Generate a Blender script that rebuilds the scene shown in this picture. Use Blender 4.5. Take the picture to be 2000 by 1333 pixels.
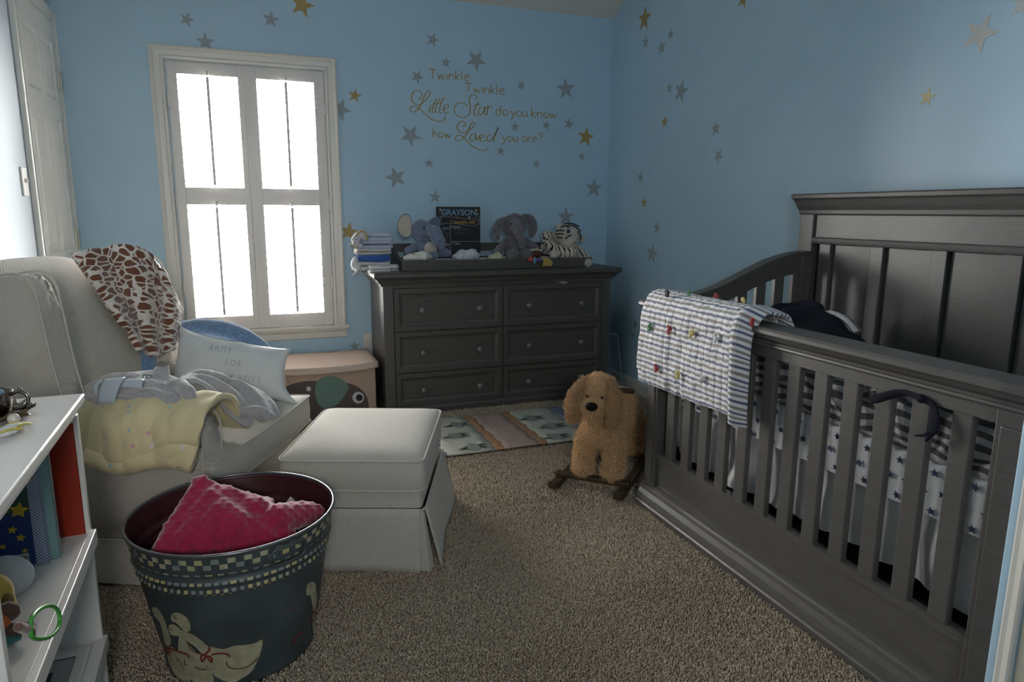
import bpy, bmesh, math, random
import numpy as np
from mathutils import Vector, Matrix, Quaternion, noise

for _o in list(bpy.data.objects):
    bpy.data.objects.remove(_o)
SC = bpy.context.scene
COL = SC.collection
random.seed(7)
RNG = np.random.default_rng(7)
PI = math.pi

# ------------------------------------------------------------------ camera
HC = 1.18
RC = np.array([[0.936349, 0.059807, -0.345939], [-0.351022, 0.175857, -0.919705], [0.005831, 0.982597, 0.185657]])
FL = 1331.0
cd = bpy.data.cameras.new('camera')
cam = bpy.data.objects.new('camera', cd)
COL.objects.link(cam)
cd.sensor_width = 36.0
cd.lens = FL / 2000.0 * 36.0
cd.clip_start = 0.05
# room axis y in camera: rows of RC are x, (-y) is row 1 -> fix sign so that +y runs into the room
cam.matrix_world = Matrix([list(RC[0]) + [0], list(RC[1]) + [0], list(RC[2]) + [HC], [0, 0, 0, 1]])
SC.camera = cam

# ------------------------------------------------------------------ light
w = bpy.data.worlds.new('overcast_sky')
SC.world = w
w.use_nodes = True
bg = w.node_tree.nodes['Background']
bg.inputs[0].default_value = (1.0, 0.985, 0.95, 1)
bg.inputs[1].default_value = 16.0
pl = bpy.data.lights.new('window_portal', 'AREA')
pl.shape = 'RECTANGLE'
pl.size = 0.86
pl.size_y = 1.52
pl.cycles.is_portal = True
po = bpy.data.objects.new('window_portal', pl)
COL.objects.link(po)
po.location = (0.02, 4.42, 1.24)
po.rotation_euler = (-PI / 2, 0, 0)      # faces -y, into the room
pl2 = bpy.data.lights.new('added_fill_portal', 'AREA'); pl2.shape = 'RECTANGLE'; pl2.size = 0.40; pl2.size_y = 0.32; pl2.cycles.is_portal = True  # portal of the added fill window behind the camera
po2 = bpy.data.objects.new('added_fill_portal', pl2); COL.objects.link(po2); po2.location = (-0.125, -1.13, 1.51); po2.rotation_euler = (PI / 2, 0, 0)
vs = SC.view_settings
vs.view_transform = 'Standard'
vs.look = 'None'
vs.gamma = 1.0
vs.use_curve_mapping = False
vs.exposure = 2.12
SC.cycles.max_bounces = 10
SC.cycles.diffuse_bounces = 6
SC.cycles.transparent_max_bounces = 12
SC.cycles.caustics_reflective = False
SC.cycles.caustics_refractive = False
SC.cycles.use_denoising = True

# ------------------------------------------------------------------ pixel -> point on a real plane
def _ray(px, py):
    return RC @ np.array([px - 1000.0, -(py - 666.5), -FL])
def PZ(px, py, z):
    r = _ray(px, py); t = (z - HC) / r[2]; return (t * r[0], t * r[1], z)
def PY(px, py, y):
    r = _ray(px, py); t = y / r[1]; return (t * r[0], y, HC + t * r[2])
def PX(px, py, x):
    r = _ray(px, py); t = x / r[0]; return (x, t * r[1], HC + t * r[2])

# ------------------------------------------------------------------ materials
MATS = {}
def mat(name, col, rough=0.6, noise_amt=0.0, noise_scale=20.0, bump=0.0, bump_scale=60.0, metal=0.0,
        stretch=(1, 1, 1), sheen=0.0, spec=0.5, col2=None, trans=0.0, alpha=1.0, dist=0.002):
    if name in MATS: return MATS[name]
    m = bpy.data.materials.new(name); m.use_nodes = True
    nt = m.node_tree; N = nt.nodes; L = nt.links
    b = N['Principled BSDF']
    b.inputs['Base Color'].default_value = (*col, 1)
    b.inputs['Roughness'].default_value = rough
    b.inputs['Metallic'].default_value = metal
    b.inputs['Specular IOR Level'].default_value = spec
    b.inputs['Sheen Weight'].default_value = sheen
    b.inputs['Transmission Weight'].default_value = trans
    b.inputs['Alpha'].default_value = alpha
    tc = N.new('ShaderNodeTexCoord'); mp = N.new('ShaderNodeMapping')
    mp.inputs['Scale'].default_value = stretch
    L.new(tc.outputs['Object'], mp.inputs['Vector'])
    if noise_amt > 0:
        nz = N.new('ShaderNodeTexNoise'); nz.inputs['Scale'].default_value = noise_scale
        nz.inputs['Detail'].default_value = 5
        L.new(mp.outputs[0], nz.inputs['Vector'])
        mx = N.new('ShaderNodeMix'); mx.data_type = 'RGBA'
        c2 = col2 if col2 else tuple(c * (1 - noise_amt) for c in col)
        c1 = col if col2 else tuple(min(1, c * (1 + noise_amt)) for c in col)
        mx.inputs[6].default_value = (*c1, 1); mx.inputs[7].default_value = (*c2, 1)
        cr = N.new('ShaderNodeMapRange'); cr.inputs[1].default_value = 0.3; cr.inputs[2].default_value = 0.7
        L.new(nz.outputs['Fac'], cr.inputs[0]); L.new(cr.outputs[0], mx.inputs[0])
        L.new(mx.outputs[2], b.inputs['Base Color'])
    if bump > 0:
        nb = N.new('ShaderNodeTexNoise'); nb.inputs['Scale'].default_value = bump_scale
        nb.inputs['Detail'].default_value = 3
        L.new(mp.outputs[0], nb.inputs['Vector'])
        bp = N.new('ShaderNodeBump'); bp.inputs['Strength'].default_value = bump; bp.inputs['Distance'].default_value = dist
        L.new(nb.outputs['Fac'], bp.inputs['Height']); L.new(bp.outputs[0], b.inputs['Normal'])
    MATS[name] = m
    return m

def math_node(nt, op, a, b=None, c=None):
    n = nt.nodes.new('ShaderNodeMath'); n.operation = op
    for i, v in enumerate((a, b, c)):
        if v is None: continue
        if isinstance(v, (int, float)): n.inputs[i].default_value = v
        else: nt.links.new(v, n.inputs[i])
    return n.outputs[0]

def maze_fabric(name, col, scale=0.045):
    """woven upholstery with concentric diamonds, relief and a faint two-tone"""
    m = mat(name, col, 0.85, sheen=0.25, spec=0.2)
    nt = m.node_tree; N = nt.nodes; L = nt.links; b = N['Principled BSDF']
    tc = N.new('ShaderNodeTexCoord'); sp = N.new('ShaderNodeSeparateXYZ'); L.new(tc.outputs['Object'], sp.inputs[0])
    sn = N.new('ShaderNodeSeparateXYZ'); L.new(tc.outputs['Normal'], sn.inputs[0])
    M = lambda *a: math_node(nt, *a)
    ax, ay, az = M('ABSOLUTE', sn.outputs[0]), M('ABSOLUTE', sn.outputs[1]), M('ABSOLUTE', sn.outputs[2])
    isy = M('MULTIPLY', M('GREATER_THAN', ay, ax), M('GREATER_THAN', ay, az))
    isz = M('MULTIPLY', M('GREATER_THAN', az, ax), M('GREATER_THAN', az, ay))
    # first coord: y for x-facing, x otherwise ; second: z, but y for z-facing
    isx = M('SUBTRACT', 1.0, M('ADD', isy, isz))
    a = M('ADD', M('MULTIPLY', isx, sp.outputs[1]), M('MULTIPLY', M('SUBTRACT', 1.0, isx), sp.outputs[0]))
    c = M('ADD', M('MULTIPLY', isz, sp.outputs[1]), M('MULTIPLY', M('SUBTRACT', 1.0, isz), sp.outputs[2]))
    u = M('DIVIDE', a, scale); v = M('DIVIDE', c, scale)
    # diagonals
    p = M('ADD', u, v); q = M('SUBTRACT', u, v)
    fp = M('ABSOLUTE', M('SUBTRACT', M('FRACT', M('MULTIPLY', p, 0.5)), 0.5))
    fq = M('ABSOLUTE', M('SUBTRACT', M('FRACT', M('MULTIPLY', q, 0.5)), 0.5))
    d = M('MAXIMUM', fp, fq)
    chk = M('GREATER_THAN', M('FRACT', M('MULTIPLY', M('ADD', M('FLOOR', M('MULTIPLY', p, 0.5)), M('FLOOR', M('MULTIPLY', q, 0.5))), 0.5)), 0.25)
    lines = M('SINE', M('ADD', M('MULTIPLY', d, 2 * PI * 8), M('MULTIPLY', chk, PI)))
    nz = N.new('ShaderNodeTexNoise'); nz.inputs['Scale'].default_value = 900; L.new(tc.outputs['Object'], nz.inputs['Vector'])
    h = M('ADD', M('MULTIPLY', lines, 0.5), M('MULTIPLY', nz.outputs['Fac'], 0.8))
    bp = N.new('ShaderNodeBump'); bp.inputs['Strength'].default_value = 0.55; bp.inputs['Distance'].default_value = 0.0016
    L.new(h, bp.inputs['Height']); L.new(bp.outputs[0], b.inputs['Normal'])
    mx = N.new('ShaderNodeMix'); mx.data_type = 'RGBA'
    mx.inputs[6].default_value = (*[k * 0.9 for k in col], 1); mx.inputs[7].default_value = (*[min(1, k * 1.06) for k in col], 1)
    L.new(M('MULTIPLY_ADD', lines, 0.5, 0.5), mx.inputs[0]); L.new(mx.outputs[2], b.inputs['Base Color'])
    return m

def stripe_fabric(name, cols, period, axis=1, rough=0.85, quilt=0.0):
    """stripes across UV axis; cols = [(width_fraction, colour)...]"""
    m = mat(name, cols[0][1], rough, sheen=0.2, spec=0.2)
    nt = m.node_tree; N = nt.nodes; L = nt.links; b = N['Principled BSDF']
    tc = N.new('ShaderNodeTexCoord'); sp = N.new('ShaderNodeSeparateXYZ'); L.new(tc.outputs['UV'], sp.inputs[0])
    M = lambda *a: math_node(nt, *a)
    f = M('FRACT', M('DIVIDE', sp.outputs[axis], period))
    cr = N.new('ShaderNodeValToRGB'); cr.color_ramp.interpolation = 'CONSTANT'
    e = cr.color_ramp.elements
    pos = 0.0
    for i, (wd, c) in enumerate(cols):
        if i < 2: k = e[i]; k.position = pos
        else: k = e.new(pos)
        k.color = (*c, 1)
        pos += wd
    L.new(f, cr.inputs[0]); L.new(cr.outputs[0], b.inputs['Base Color'])
    nz = N.new('ShaderNodeTexNoise'); nz.inputs['Scale'].default_value = 140; nz.inputs['Detail'].default_value = 4
    L.new(tc.outputs['UV'], nz.inputs['Vector'])
    h = nz.outputs['Fac']
    if quilt > 0:
        g = M('ABSOLUTE', M('SINE', M('MULTIPLY', sp.outputs[1 - axis], PI / quilt)))
        h = M('ADD', M('MULTIPLY', h, 0.6), M('POWER', g, 0.4))
    bp = N.new('ShaderNodeBump'); bp.inputs['Strength'].default_value = 0.7; bp.inputs['Distance'].default_value = 0.004
    L.new(h, bp.inputs['Height']); L.new(bp.outputs[0], b.inputs['Normal'])
    return m

def giraffe_fabric():
    m = mat('giraffe_plush', (0.7, 0.62, 0.55), 0.9, sheen=0.6, spec=0.15)
    nt = m.node_tree; N = nt.nodes; L = nt.links; b = N['Principled BSDF']
    tc = N.new('ShaderNodeTexCoord')
    nz = N.new('ShaderNodeTexNoise'); nz.inputs['Scale'].default_value = 30; L.new(tc.outputs['UV'], nz.inputs['Vector'])
    va = N.new('ShaderNodeVectorMath'); va.operation = 'MULTIPLY_ADD'
    va.inputs[1].default_value = (0.02, 0.02, 0.02)
    L.new(nz.outputs['Color'], va.inputs[0]); L.new(tc.outputs['UV'], va.inputs[2])
    vo = N.new('ShaderNodeTexVoronoi'); vo.feature = 'DISTANCE_TO_EDGE'; vo.inputs['Scale'].default_value = 34
    L.new(va.outputs[0], vo.inputs['Vector'])
    mr = N.new('ShaderNodeMapRange'); mr.inputs[1].default_value = 0.085; mr.inputs[2].default_value = 0.13
    L.new(vo.outputs['Distance'], mr.inputs[0])
    mx = N.new('ShaderNodeMix'); mx.data_type = 'RGBA'
    mx.inputs[6].default_value = (0.72, 0.66, 0.60, 1); mx.inputs[7].default_value = (0.17, 0.062, 0.034, 1)
    L.new(mr.outputs[0], mx.inputs[0]); L.new(mx.outputs[2], b.inputs['Base Color'])
    n2 = N.new('ShaderNodeTexNoise'); n2.inputs['Scale'].default_value = 250; L.new(tc.outputs['UV'], n2.inputs['Vector'])
    bp = N.new('ShaderNodeBump'); bp.inputs['Strength'].default_value = 0.8; bp.inputs['Distance'].default_value = 0.004
    L.new(n2.outputs['Fac'], bp.inputs['Height']); L.new(bp.outputs[0], b.inputs['Normal'])
    return m

def tiger_plush():
    m = mat('tiger_plush', (0.6, 0.53, 0.43), 0.9, sheen=0.5, spec=0.15)
    nt = m.node_tree; N = nt.nodes; L = nt.links; b = N['Principled BSDF']
    tc = N.new('ShaderNodeTexCoord')
    wv = N.new('ShaderNodeTexWave'); wv.wave_type = 'BANDS'; wv.bands_direction = 'X'
    wv.inputs['Scale'].default_value = 14; wv.inputs['Distortion'].default_value = 5.5; wv.inputs['Detail'].default_value = 2
    wv.inputs['Detail Scale'].default_value = 1.6
    L.new(tc.outputs['Object'], wv.inputs['Vector'])
    mr = N.new('ShaderNodeMapRange'); mr.inputs[1].default_value = 0.78; mr.inputs[2].default_value = 0.86
    L.new(wv.outputs['Fac'], mr.inputs[0])
    mx = N.new('ShaderNodeMix'); mx.data_type = 'RGBA'
    mx.inputs[6].default_value = (0.62, 0.55, 0.46, 1); mx.inputs[7].default_value = (0.025, 0.022, 0.022, 1)
    L.new(mr.outputs[0], mx.inputs[0]); L.new(mx.outputs[2], b.inputs['Base Color'])
    return m

WALL = mat('blue_wall_paint', (0.395, 0.565, 0.695), 0.42, noise_amt=0.02, noise_scale=3, bump=0.18, bump_scale=180, dist=0.0015)
WALLW = mat('washed_wall_paint', (0.37, 0.44, 0.49), 0.6, bump=0.15, bump_scale=180, dist=0.0015)  # blue wall paint greyed, the wash of window light is in the colour
CEIL = mat('ceiling_paint', (0.62, 0.60, 0.55), 0.8, bump=0.2, bump_scale=120)
TRIM = mat('white_trim_paint', (0.66, 0.64, 0.59), 0.35)
DOORM = mat('white_door_paint', (0.74, 0.73, 0.68), 0.4, bump=0.05, bump_scale=200)
SHUT = mat('white_shutter_paint', (0.66, 0.63, 0.60), 0.35)
METW = mat('brass_hinge', (0.6, 0.56, 0.45), 0.35, metal=0.8)
CARPETB = mat('carpet_backing', (0.22, 0.175, 0.125), 0.95, noise_amt=0.3, noise_scale=160)
WOOD = mat('grey_stained_wood', (0.088, 0.081, 0.076), 0.38, noise_amt=0.14, noise_scale=14, stretch=(1, 1, 14), bump=0.05, bump_scale=40, dist=0.001)
WOODH = mat('grey_stained_wood_long_grain', (0.088, 0.081, 0.076), 0.38, noise_amt=0.14, noise_scale=14, stretch=(14, 1.2, 14), bump=0.05, bump_scale=40, dist=0.001)
WOODX = mat('grey_stained_wood_cross_grain', (0.072, 0.066, 0.058), 0.42, noise_amt=0.16, noise_scale=12, stretch=(1.5, 12, 16), bump=0.05, bump_scale=40, dist=0.001)
KNOB = mat('pewter_knob', (0.16, 0.155, 0.15), 0.38, metal=0.3)
GOLD = mat('gold_decal', (0.36, 0.26, 0.095), 0.5, noise_amt=0.12, noise_scale=120)
SILV = mat('silver_decal', (0.270, 0.315, 0.350), 0.55, noise_amt=0.18, noise_scale=90)
SILVL = mat('lit_silver_glitter', (0.50, 0.51, 0.50), 0.5, noise_amt=0.22, noise_scale=240)  # lighter silver copy, glitter reflection put into the colour
GOLDL = mat('lit_gold_glitter', (0.58, 0.50, 0.28), 0.5, noise_amt=0.2, noise_scale=200)  # lighter gold copy, reflected light put into the colour
GLASS = bpy.data.materials.new('window_glass'); GLASS.use_nodes = True
_n = GLASS.node_tree.nodes; _n.clear()
_t = _n.new('ShaderNodeBsdfTransparent'); _g = _n.new('ShaderNodeBsdfGlossy'); _g.inputs['Roughness'].default_value = 0.0
_f = _n.new('ShaderNodeFresnel'); _f.inputs['IOR'].default_value = 1.45; _m = _n.new('ShaderNodeMixShader'); _o = _n.new('ShaderNodeOutputMaterial')
_l = GLASS.node_tree.links
_l.new(_f.outputs[0], _m.inputs[0]); _l.new(_t.outputs[0], _m.inputs[1]); _l.new(_g.outputs[0], _m.inputs[2]); _l.new(_m.outputs[0], _o.inputs[0])
FAB = maze_fabric('cream_maze_upholstery', (0.50, 0.465, 0.405))
PIPE = mat('cream_piping', (0.52, 0.485, 0.43), 0.8, bump=0.3, bump_scale=400)
WHITEL = mat('white_laminate', (0.68, 0.66, 0.63), 0.28)
WHITEC = mat('white_cloth', (0.64, 0.65, 0.66), 0.85, bump=0.3, bump_scale=120, sheen=0.2)

# ------------------------------------------------------------------ object helpers
WM = {}
def wm(o):
    return WM.get(o.name, Matrix.Identity(4)) if o else Matrix.Identity(4)

def link(o, parent):
    COL.objects.link(o)
    if parent:
        o.parent = parent
        WM[o.name] = wm(parent)
    return o

def thing(name, label, cat, loc=(0, 0, 0), rotz=0.0, group=None):
    o = bpy.data.objects.new(name, None); COL.objects.link(o)
    o.empty_display_size = 0.05
    o.location = loc; o.rotation_euler = (0, 0, rotz)
    WM[o.name] = Matrix.Translation(loc) @ Matrix.Rotation(rotz, 4, 'Z')
    tag(o, label, cat, group)
    return o

def tag(o, label, cat, group=None):
    o['label'] = label; o['category'] = cat
    if group: o['group'] = group
    return o

def finish(name, me, m, parent=None, smooth=False, world=True, label=None):
    if isinstance(me, bmesh.types.BMesh):
        bmesh.ops.recalc_face_normals(me, faces=me.faces[:])
        x = bpy.data.meshes.new(name); me.to_mesh(x); me.free(); me = x
    if world and parent is not None:
        me.transform(wm(parent).inverted())
    me.materials.clear()
    me.materials.append(m)
    if smooth:
        me.polygons.foreach_set('use_smooth', [True] * len(me.polygons))
    o = bpy.data.objects.new(name, me)
    link(o, parent)
    if label: o['label'] = label
    return o

def struct(o):
    o['kind'] = 'structure'; return o

def pyd(verts, faces, name='m'):
    me = bpy.data.meshes.new(name); me.from_pydata([tuple(v) for v in verts], [], faces); me.update(); return me

def bx(bm, x0, x1, y0, y1, z0, z1, bev=0.0, seg=2, M=None):
    r = bmesh.ops.create_cube(bm, size=1.0)
    vs_ = r['verts']
    for v in vs_:
        v.co = Vector(((x0 + x1) / 2 + v.co.x * (x1 - x0), (y0 + y1) / 2 + v.co.y * (y1 - y0), (z0 + z1) / 2 + v.co.z * (z1 - z0)))
    if bev > 0:
        es = list({e for v in vs_ for e in v.link_edges})
        rr = bmesh.ops.bevel(bm, geom=es, offset=bev, segments=seg, affect='EDGES', profile=0.5)
        vs_ = list({v for f in rr['faces'] for v in f.verts} | {v for v in vs_ if v.is_valid})
    if M is not None:
        bmesh.ops.transform(bm, matrix=M, verts=vs_)
    return vs_

def box(name, x0, x1, y0, y1, z0, z1, m, parent=None, bev=0.003, seg=2, M=None, world=True, smooth=False, label=None):
    bm = bmesh.new(); bx(bm, x0, x1, y0, y1, z0, z1, bev, seg, M)
    return finish(name, bm, m, parent, smooth, world, label)

def frames(pts):
    """parallel transport frames along a polyline"""
    P = [Vector(p) for p in pts]; T = []
    for i in range(len(P)):
        a = P[max(i - 1, 0)]; b = P[min(i + 1, len(P) - 1)]
        T.append((b - a).normalized())
    up = Vector((0, 0, 1)) if abs(T[0].z) < 0.9 else Vector((1, 0, 0))
    n = (up - T[0] * up.dot(T[0])).normalized(); out = []
    for i in range(len(P)):
        n = (n - T[i] * n.dot(T[i]))
        n = n.normalized() if n.length > 1e-6 else Vector((1, 0, 0))
        out.append((P[i], T[i], n, T[i].cross(n)))
    return out

def tube(bm, pts, r, n=8, closed=False, cap=True, flat=1.0):
    fr = frames(pts); rings = []
    for i, (p, t, a, b) in enumerate(fr):
        rr = r[i] if isinstance(r, (list, tuple)) else r
        rings.append([bm.verts.new(p + a * rr * math.cos(2 * PI * k / n) * flat + b * rr * math.sin(2 * PI * k / n)) for k in range(n)])
    m_ = len(rings)
    for i in range(m_ if closed else m_ - 1):
        A, B = rings[i], rings[(i + 1) % m_]
        for k in range(n):
            try: bm.faces.new((A[k], A[(k + 1) % n], B[(k + 1) % n], B[k]))
            except ValueError: pass
    if cap and not closed:
        bm.faces.new(rings[0][::-1]); bm.faces.new(rings[-1])
    return rings

def lathe(bm, prof, n=32, M=None, closed=False):
    """prof: (r, z) list"""
    rings = []
    M = M or Matrix.Identity(4)
    for r, z in prof:
        rings.append([bm.verts.new(M @ Vector((r * math.cos(2 * PI * k / n), r * math.sin(2 * PI * k / n), z))) for k in range(n)])
    for A, B in zip(rings, rings[1:]):
        for k in range(n):
            bm.faces.new((A[k], A[(k + 1) % n], B[(k + 1) % n], B[k]))
    if closed:
        bm.faces.new(rings[0][::-1]); bm.faces.new(rings[-1])
    return rings

def spline(pts, n=6, closed=False):
    P = [Vector(p) for p in pts]; out = []
    N_ = len(P)
    rng = range(N_ if closed else N_ - 1)
    for i in rng:
        if closed: p0, p1, p2, p3 = P[(i - 1) % N_], P[i], P[(i + 1) % N_], P[(i + 2) % N_]
        else: p0, p1, p2, p3 = P[max(i - 1, 0)], P[i], P[i + 1], P[min(i + 2, N_ - 1)]
        for k in range(n):
            t = k / n
            out.append(0.5 * ((2 * p1) + (p2 - p0) * t + (2 * p0 - 5 * p1 + 4 * p2 - p3) * t * t + (3 * p1 - p0 - 3 * p2 + p3) * t ** 3))
    if not closed: out.append(P[-1].copy())
    return out

def prism(bm, poly, f0, f1):
    """poly list of 2D points, f0 / f1 map (a,b)->3D for both ends"""
    A = [bm.verts.new(f0(*p)) for p in poly]; B = [bm.verts.new(f1(*p)) for p in poly]
    n = len(poly)
    for k in range(n): bm.faces.new((A[k], A[(k + 1) % n], B[(k + 1) % n], B[k]))
    bm.faces.new(A[::-1]); bm.faces.new(B)

def ringframe(bm, o, u, v, n, w_, h_, prof, cap=True):
    """concentric mitred rings on a rectangle: prof = [(inset, height)...]"""
    o, u, v, n = Vector(o), Vector(u), Vector(v), Vector(n)
    rings = []
    for a, hh in prof:
        rings.append([bm.verts.new(o + u * x + v * y + n * hh) for x, y in ((a, a), (w_ - a, a), (w_ - a, h_ - a), (a, h_ - a))])
    for A, B in zip(rings, rings[1:]):
        for k in range(4): bm.faces.new((A[k], A[(k + 1) % 4], B[(k + 1) % 4], B[k]))
    if cap: bm.faces.new(rings[-1])
    return rings

def sheet(name, fn, nu, nv, m, parent=None, thick=0.0, su=1.0, sv=1.0, world=True, smooth=True, label=None, offset=0.0, sub=0):
    """parametric cloth with UVs in metres (su x sv)"""
    verts = [tuple(fn(i / (nu - 1), j / (nv - 1))) for j in range(nv) for i in range(nu)]
    faces = [(j * nu + i, j * nu + i + 1, (j + 1) * nu + i + 1, (j + 1) * nu + i) for j in range(nv - 1) for i in range(nu - 1)]
    me = pyd(verts, faces, name)
    uv = me.uv_layers.new(name='UVMap')
    for poly in me.polygons:
        for li, vi in zip(poly.loop_indices, poly.vertices):
            uv.data[li].uv = ((vi % nu) / (nu - 1) * su, (vi // nu) / (nv - 1) * sv)
    o = finish(name, me, m, parent, smooth, world, label)
    if thick > 0:
        md = o.modifiers.new('thickness', 'SOLIDIFY'); md.thickness = thick; md.offset = offset
    if sub:
        md = o.modifiers.new('smooth', 'SUBSURF'); md.levels = sub; md.render_levels = sub
    return o

def ico(bm, c, r, rot=None, sub=3):
    rx, ry, rz = (r, r, r) if isinstance(r, (int, float)) else r
    M = Matrix.Translation(c) @ (rot.to_4x4() if rot else Matrix.Identity(4)) @ Matrix.Diagonal((rx, ry, rz, 1))
    bmesh.ops.create_icosphere(bm, subdivisions=sub, radius=1.0, matrix=M)

def capsule(bm, p0, p1, r0, r1, n=16):
    p0, p1 = Vector(p0), Vector(p1); d = p1 - p0; Ln = d.length
    q = Vector((0, 0, 1)).rotation_difference(d)
    prof = [(r0 * math.cos(a), -0 + r0 * math.sin(a)) for a in np.linspace(-PI / 2 + 0.05, 0, 6)]
    prof += [(r1 * math.cos(a), Ln + r1 * math.sin(a)) for a in np.linspace(0, PI / 2 - 0.05, 6)]
    lathe(bm, prof, n, Matrix.Translation(p0) @ q.to_matrix().to_4x4(), closed=True)

def blob(name, prims, m, parent=None, voxel=0.006, smooth=4, world=True, label=None, disp=None):
    """soft body grown from overlapping ellipsoids / tapered limbs, remeshed to one skin"""
    bm = bmesh.new()
    for p in prims:
        if p[0] == 's': ico(bm, p[1], p[2], p[3] if len(p) > 3 else None)
        elif p[0] == 'c': capsule(bm, p[1], p[2], p[3], p[4])
        elif p[0] == 't':
            pts = spline(p[1], 5); rr = p[2]
            if isinstance(rr, (list, tuple)):
                k = np.linspace(0, len(rr) - 1, len(pts)); rr = [float(np.interp(x, range(len(rr)), rr)) for x in k]
            else: rr = [rr] * len(pts)
            tube(bm, pts, rr, 12)
            ico(bm, pts[0], rr[0] * 0.99, sub=2); ico(bm, pts[-1], rr[-1] * 0.99, sub=2)
    bmesh.ops.recalc_face_normals(bm, faces=bm.faces[:])
    x = bpy.data.meshes.new('tmp'); bm.to_mesh(x); bm.free()
    o = bpy.data.objects.new('tmp', x); COL.objects.link(o)
    r = o.modifiers.new('r', 'REMESH'); r.mode = 'VOXEL'; r.voxel_size = voxel
    s = o.modifiers.new('s', 'SMOOTH'); s.factor = 0.6; s.iterations = smooth
    dg = bpy.context.evaluated_depsgraph_get()
    me = bpy.data.meshes.new_from_object(o.evaluated_get(dg))
    bpy.data.objects.remove(o)
    if disp:
        me.update()
        nr = [v.normal.copy() for v in me.vertices]
        for v, n_ in zip(me.vertices, nr): v.co = v.co + n_ * disp(v.co)
    me.name = name
    return finish(name, me, m, parent, True, world, label)

def fur(src, m, count, length, width, curl=0.5, seed=3, name='fur', droop=0.3, parent=None, segs=3, dens=None):
    """short curved strands rooted on a mesh, joined into one part"""
    rg = np.random.default_rng(seed)
    me = src.data; me.calc_loop_triangles()
    nv = len(me.vertices); co = np.empty(nv * 3); me.vertices.foreach_get('co', co); co = co.reshape(-1, 3)
    tn = len(me.loop_triangles); ti = np.empty(tn * 3, int); me.loop_triangles.foreach_get('vertices', ti); ti = ti.reshape(-1, 3)
    a, b, c = co[ti[:, 0]], co[ti[:, 1]], co[ti[:, 2]]
    nn = np.cross(b - a, c - a); ar = np.linalg.norm(nn, axis=1) + 1e-12; nn = nn / ar[:, None]
    idx = rg.choice(tn, count, p=ar / ar.sum())
    r1, r2 = rg.random(count), rg.random(count); s = np.sqrt(r1)
    p = a[idx] * (1 - s)[:, None] + b[idx] * (s * (1 - r2))[:, None] + c[idx] * (s * r2)[:, None]
    n_ = nn[idx]
    rd = rg.normal(size=(count, 3)); t = rd - (rd * n_).sum(1)[:, None] * n_; t /= np.linalg.norm(t, axis=1)[:, None]
    sd = np.cross(n_, t)
    ln = length * (0.6 + 0.8 * rg.random(count))[:, None]
    V = []; 
    wv = width * (0.7 + 0.6 * rg.random(count))[:, None]
    for k in range(segs + 1):
        f = k / segs
        ang = curl * f * 3.0
        pos = p + n_ * ln * f * 0.8 + t * ln * np.sin(ang) * 0.45 * curl + sd * ln * (1 - np.cos(ang)) * 0.4 * curl + np.array([0, 0, -1]) * ln * droop * f * f
        ww = wv * (1 - 0.75 * f)
        V.append(pos - sd * ww); V.append(pos + sd * ww)
    V = np.stack(V, 1)                # count x 2(segs+1) x 3
    k2 = 2 * (segs + 1)
    verts = V.reshape(-1, 3)
    base = (np.arange(count) * k2)[:, None]
    F = []
    for k in range(segs): F.append(np.concatenate([base + 2 * k, base + 2 * k + 1, base + 2 * k + 3, base + 2 * k + 2], 1))
    F = np.stack(F, 1).reshape(-1, 4)
    o = bpy.data.objects.new(name, np_mesh(name, verts, F)); o.data.materials.append(m)
    link(o, parent if parent is not None else src)
    o['kind'] = 'stuff'
    return o

def np_mesh(name, verts, faces):
    me = bpy.data.meshes.new(name)
    nv = len(verts); nf, k = faces.shape
    me.vertices.add(nv); me.vertices.foreach_set('co', np.ascontiguousarray(verts, dtype=np.float32).ravel())
    me.loops.add(nf * k); me.loops.foreach_set('vertex_index', np.ascontiguousarray(faces, dtype=np.int32).ravel())
    me.polygons.add(nf); me.polygons.foreach_set('loop_start', np.arange(0, nf * k, k, dtype=np.int32))
    me.update(calc_edges=True); me.validate()
    return me

def star_pts(r, rot=0.0, inner=0.40):
    return [((r if k % 2 == 0 else r * inner) * math.sin(rot + k * PI / 5), (r if k % 2 == 0 else r * inner) * math.cos(rot + k * PI / 5)) for k in range(10)]

def flat_poly(bm, pts3, thick_vec=None):
    vs_ = [bm.verts.new(p) for p in pts3]
    f = bm.faces.new(vs_)
    if thick_vec is not None:
        top = [bm.verts.new(Vector(p) + Vector(thick_vec)) for p in pts3]
        n = len(vs_)
        for k in range(n): bm.faces.new((vs_[k], vs_[(k + 1) % n], top[(k + 1) % n], top[k]))
        bm.faces.new(top)
    return f

def ribbon(bm, pts, w_, nrm, closed=False):
    """flat stroke of width w_ along 3D polyline on surface with normal nrm (vector or list)"""
    P = [Vector(p) for p in pts]; n = len(P); L_ = []; R_ = []
    for i in range(n):
        a = P[max(i - 1, 0)] if not closed else P[(i - 1) % n]; b = P[min(i + 1, n - 1)] if not closed else P[(i + 1) % n]
        t = (b - a)
        if t.length < 1e-9: t = Vector((1, 0, 0))
        nn = nrm[i] if isinstance(nrm, list) else nrm
        s = t.cross(Vector(nn)).normalized()
        ww = w_[i] if isinstance(w_, (list, tuple)) else w_
        L_.append(bm.verts.new(P[i] - s * ww / 2)); R_.append(bm.verts.new(P[i] + s * ww / 2))
    for i in range(n if closed else n - 1):
        j = (i + 1) % n
        bm.faces.new((L_[i], L_[j], R_[j], R_[i]))

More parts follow.
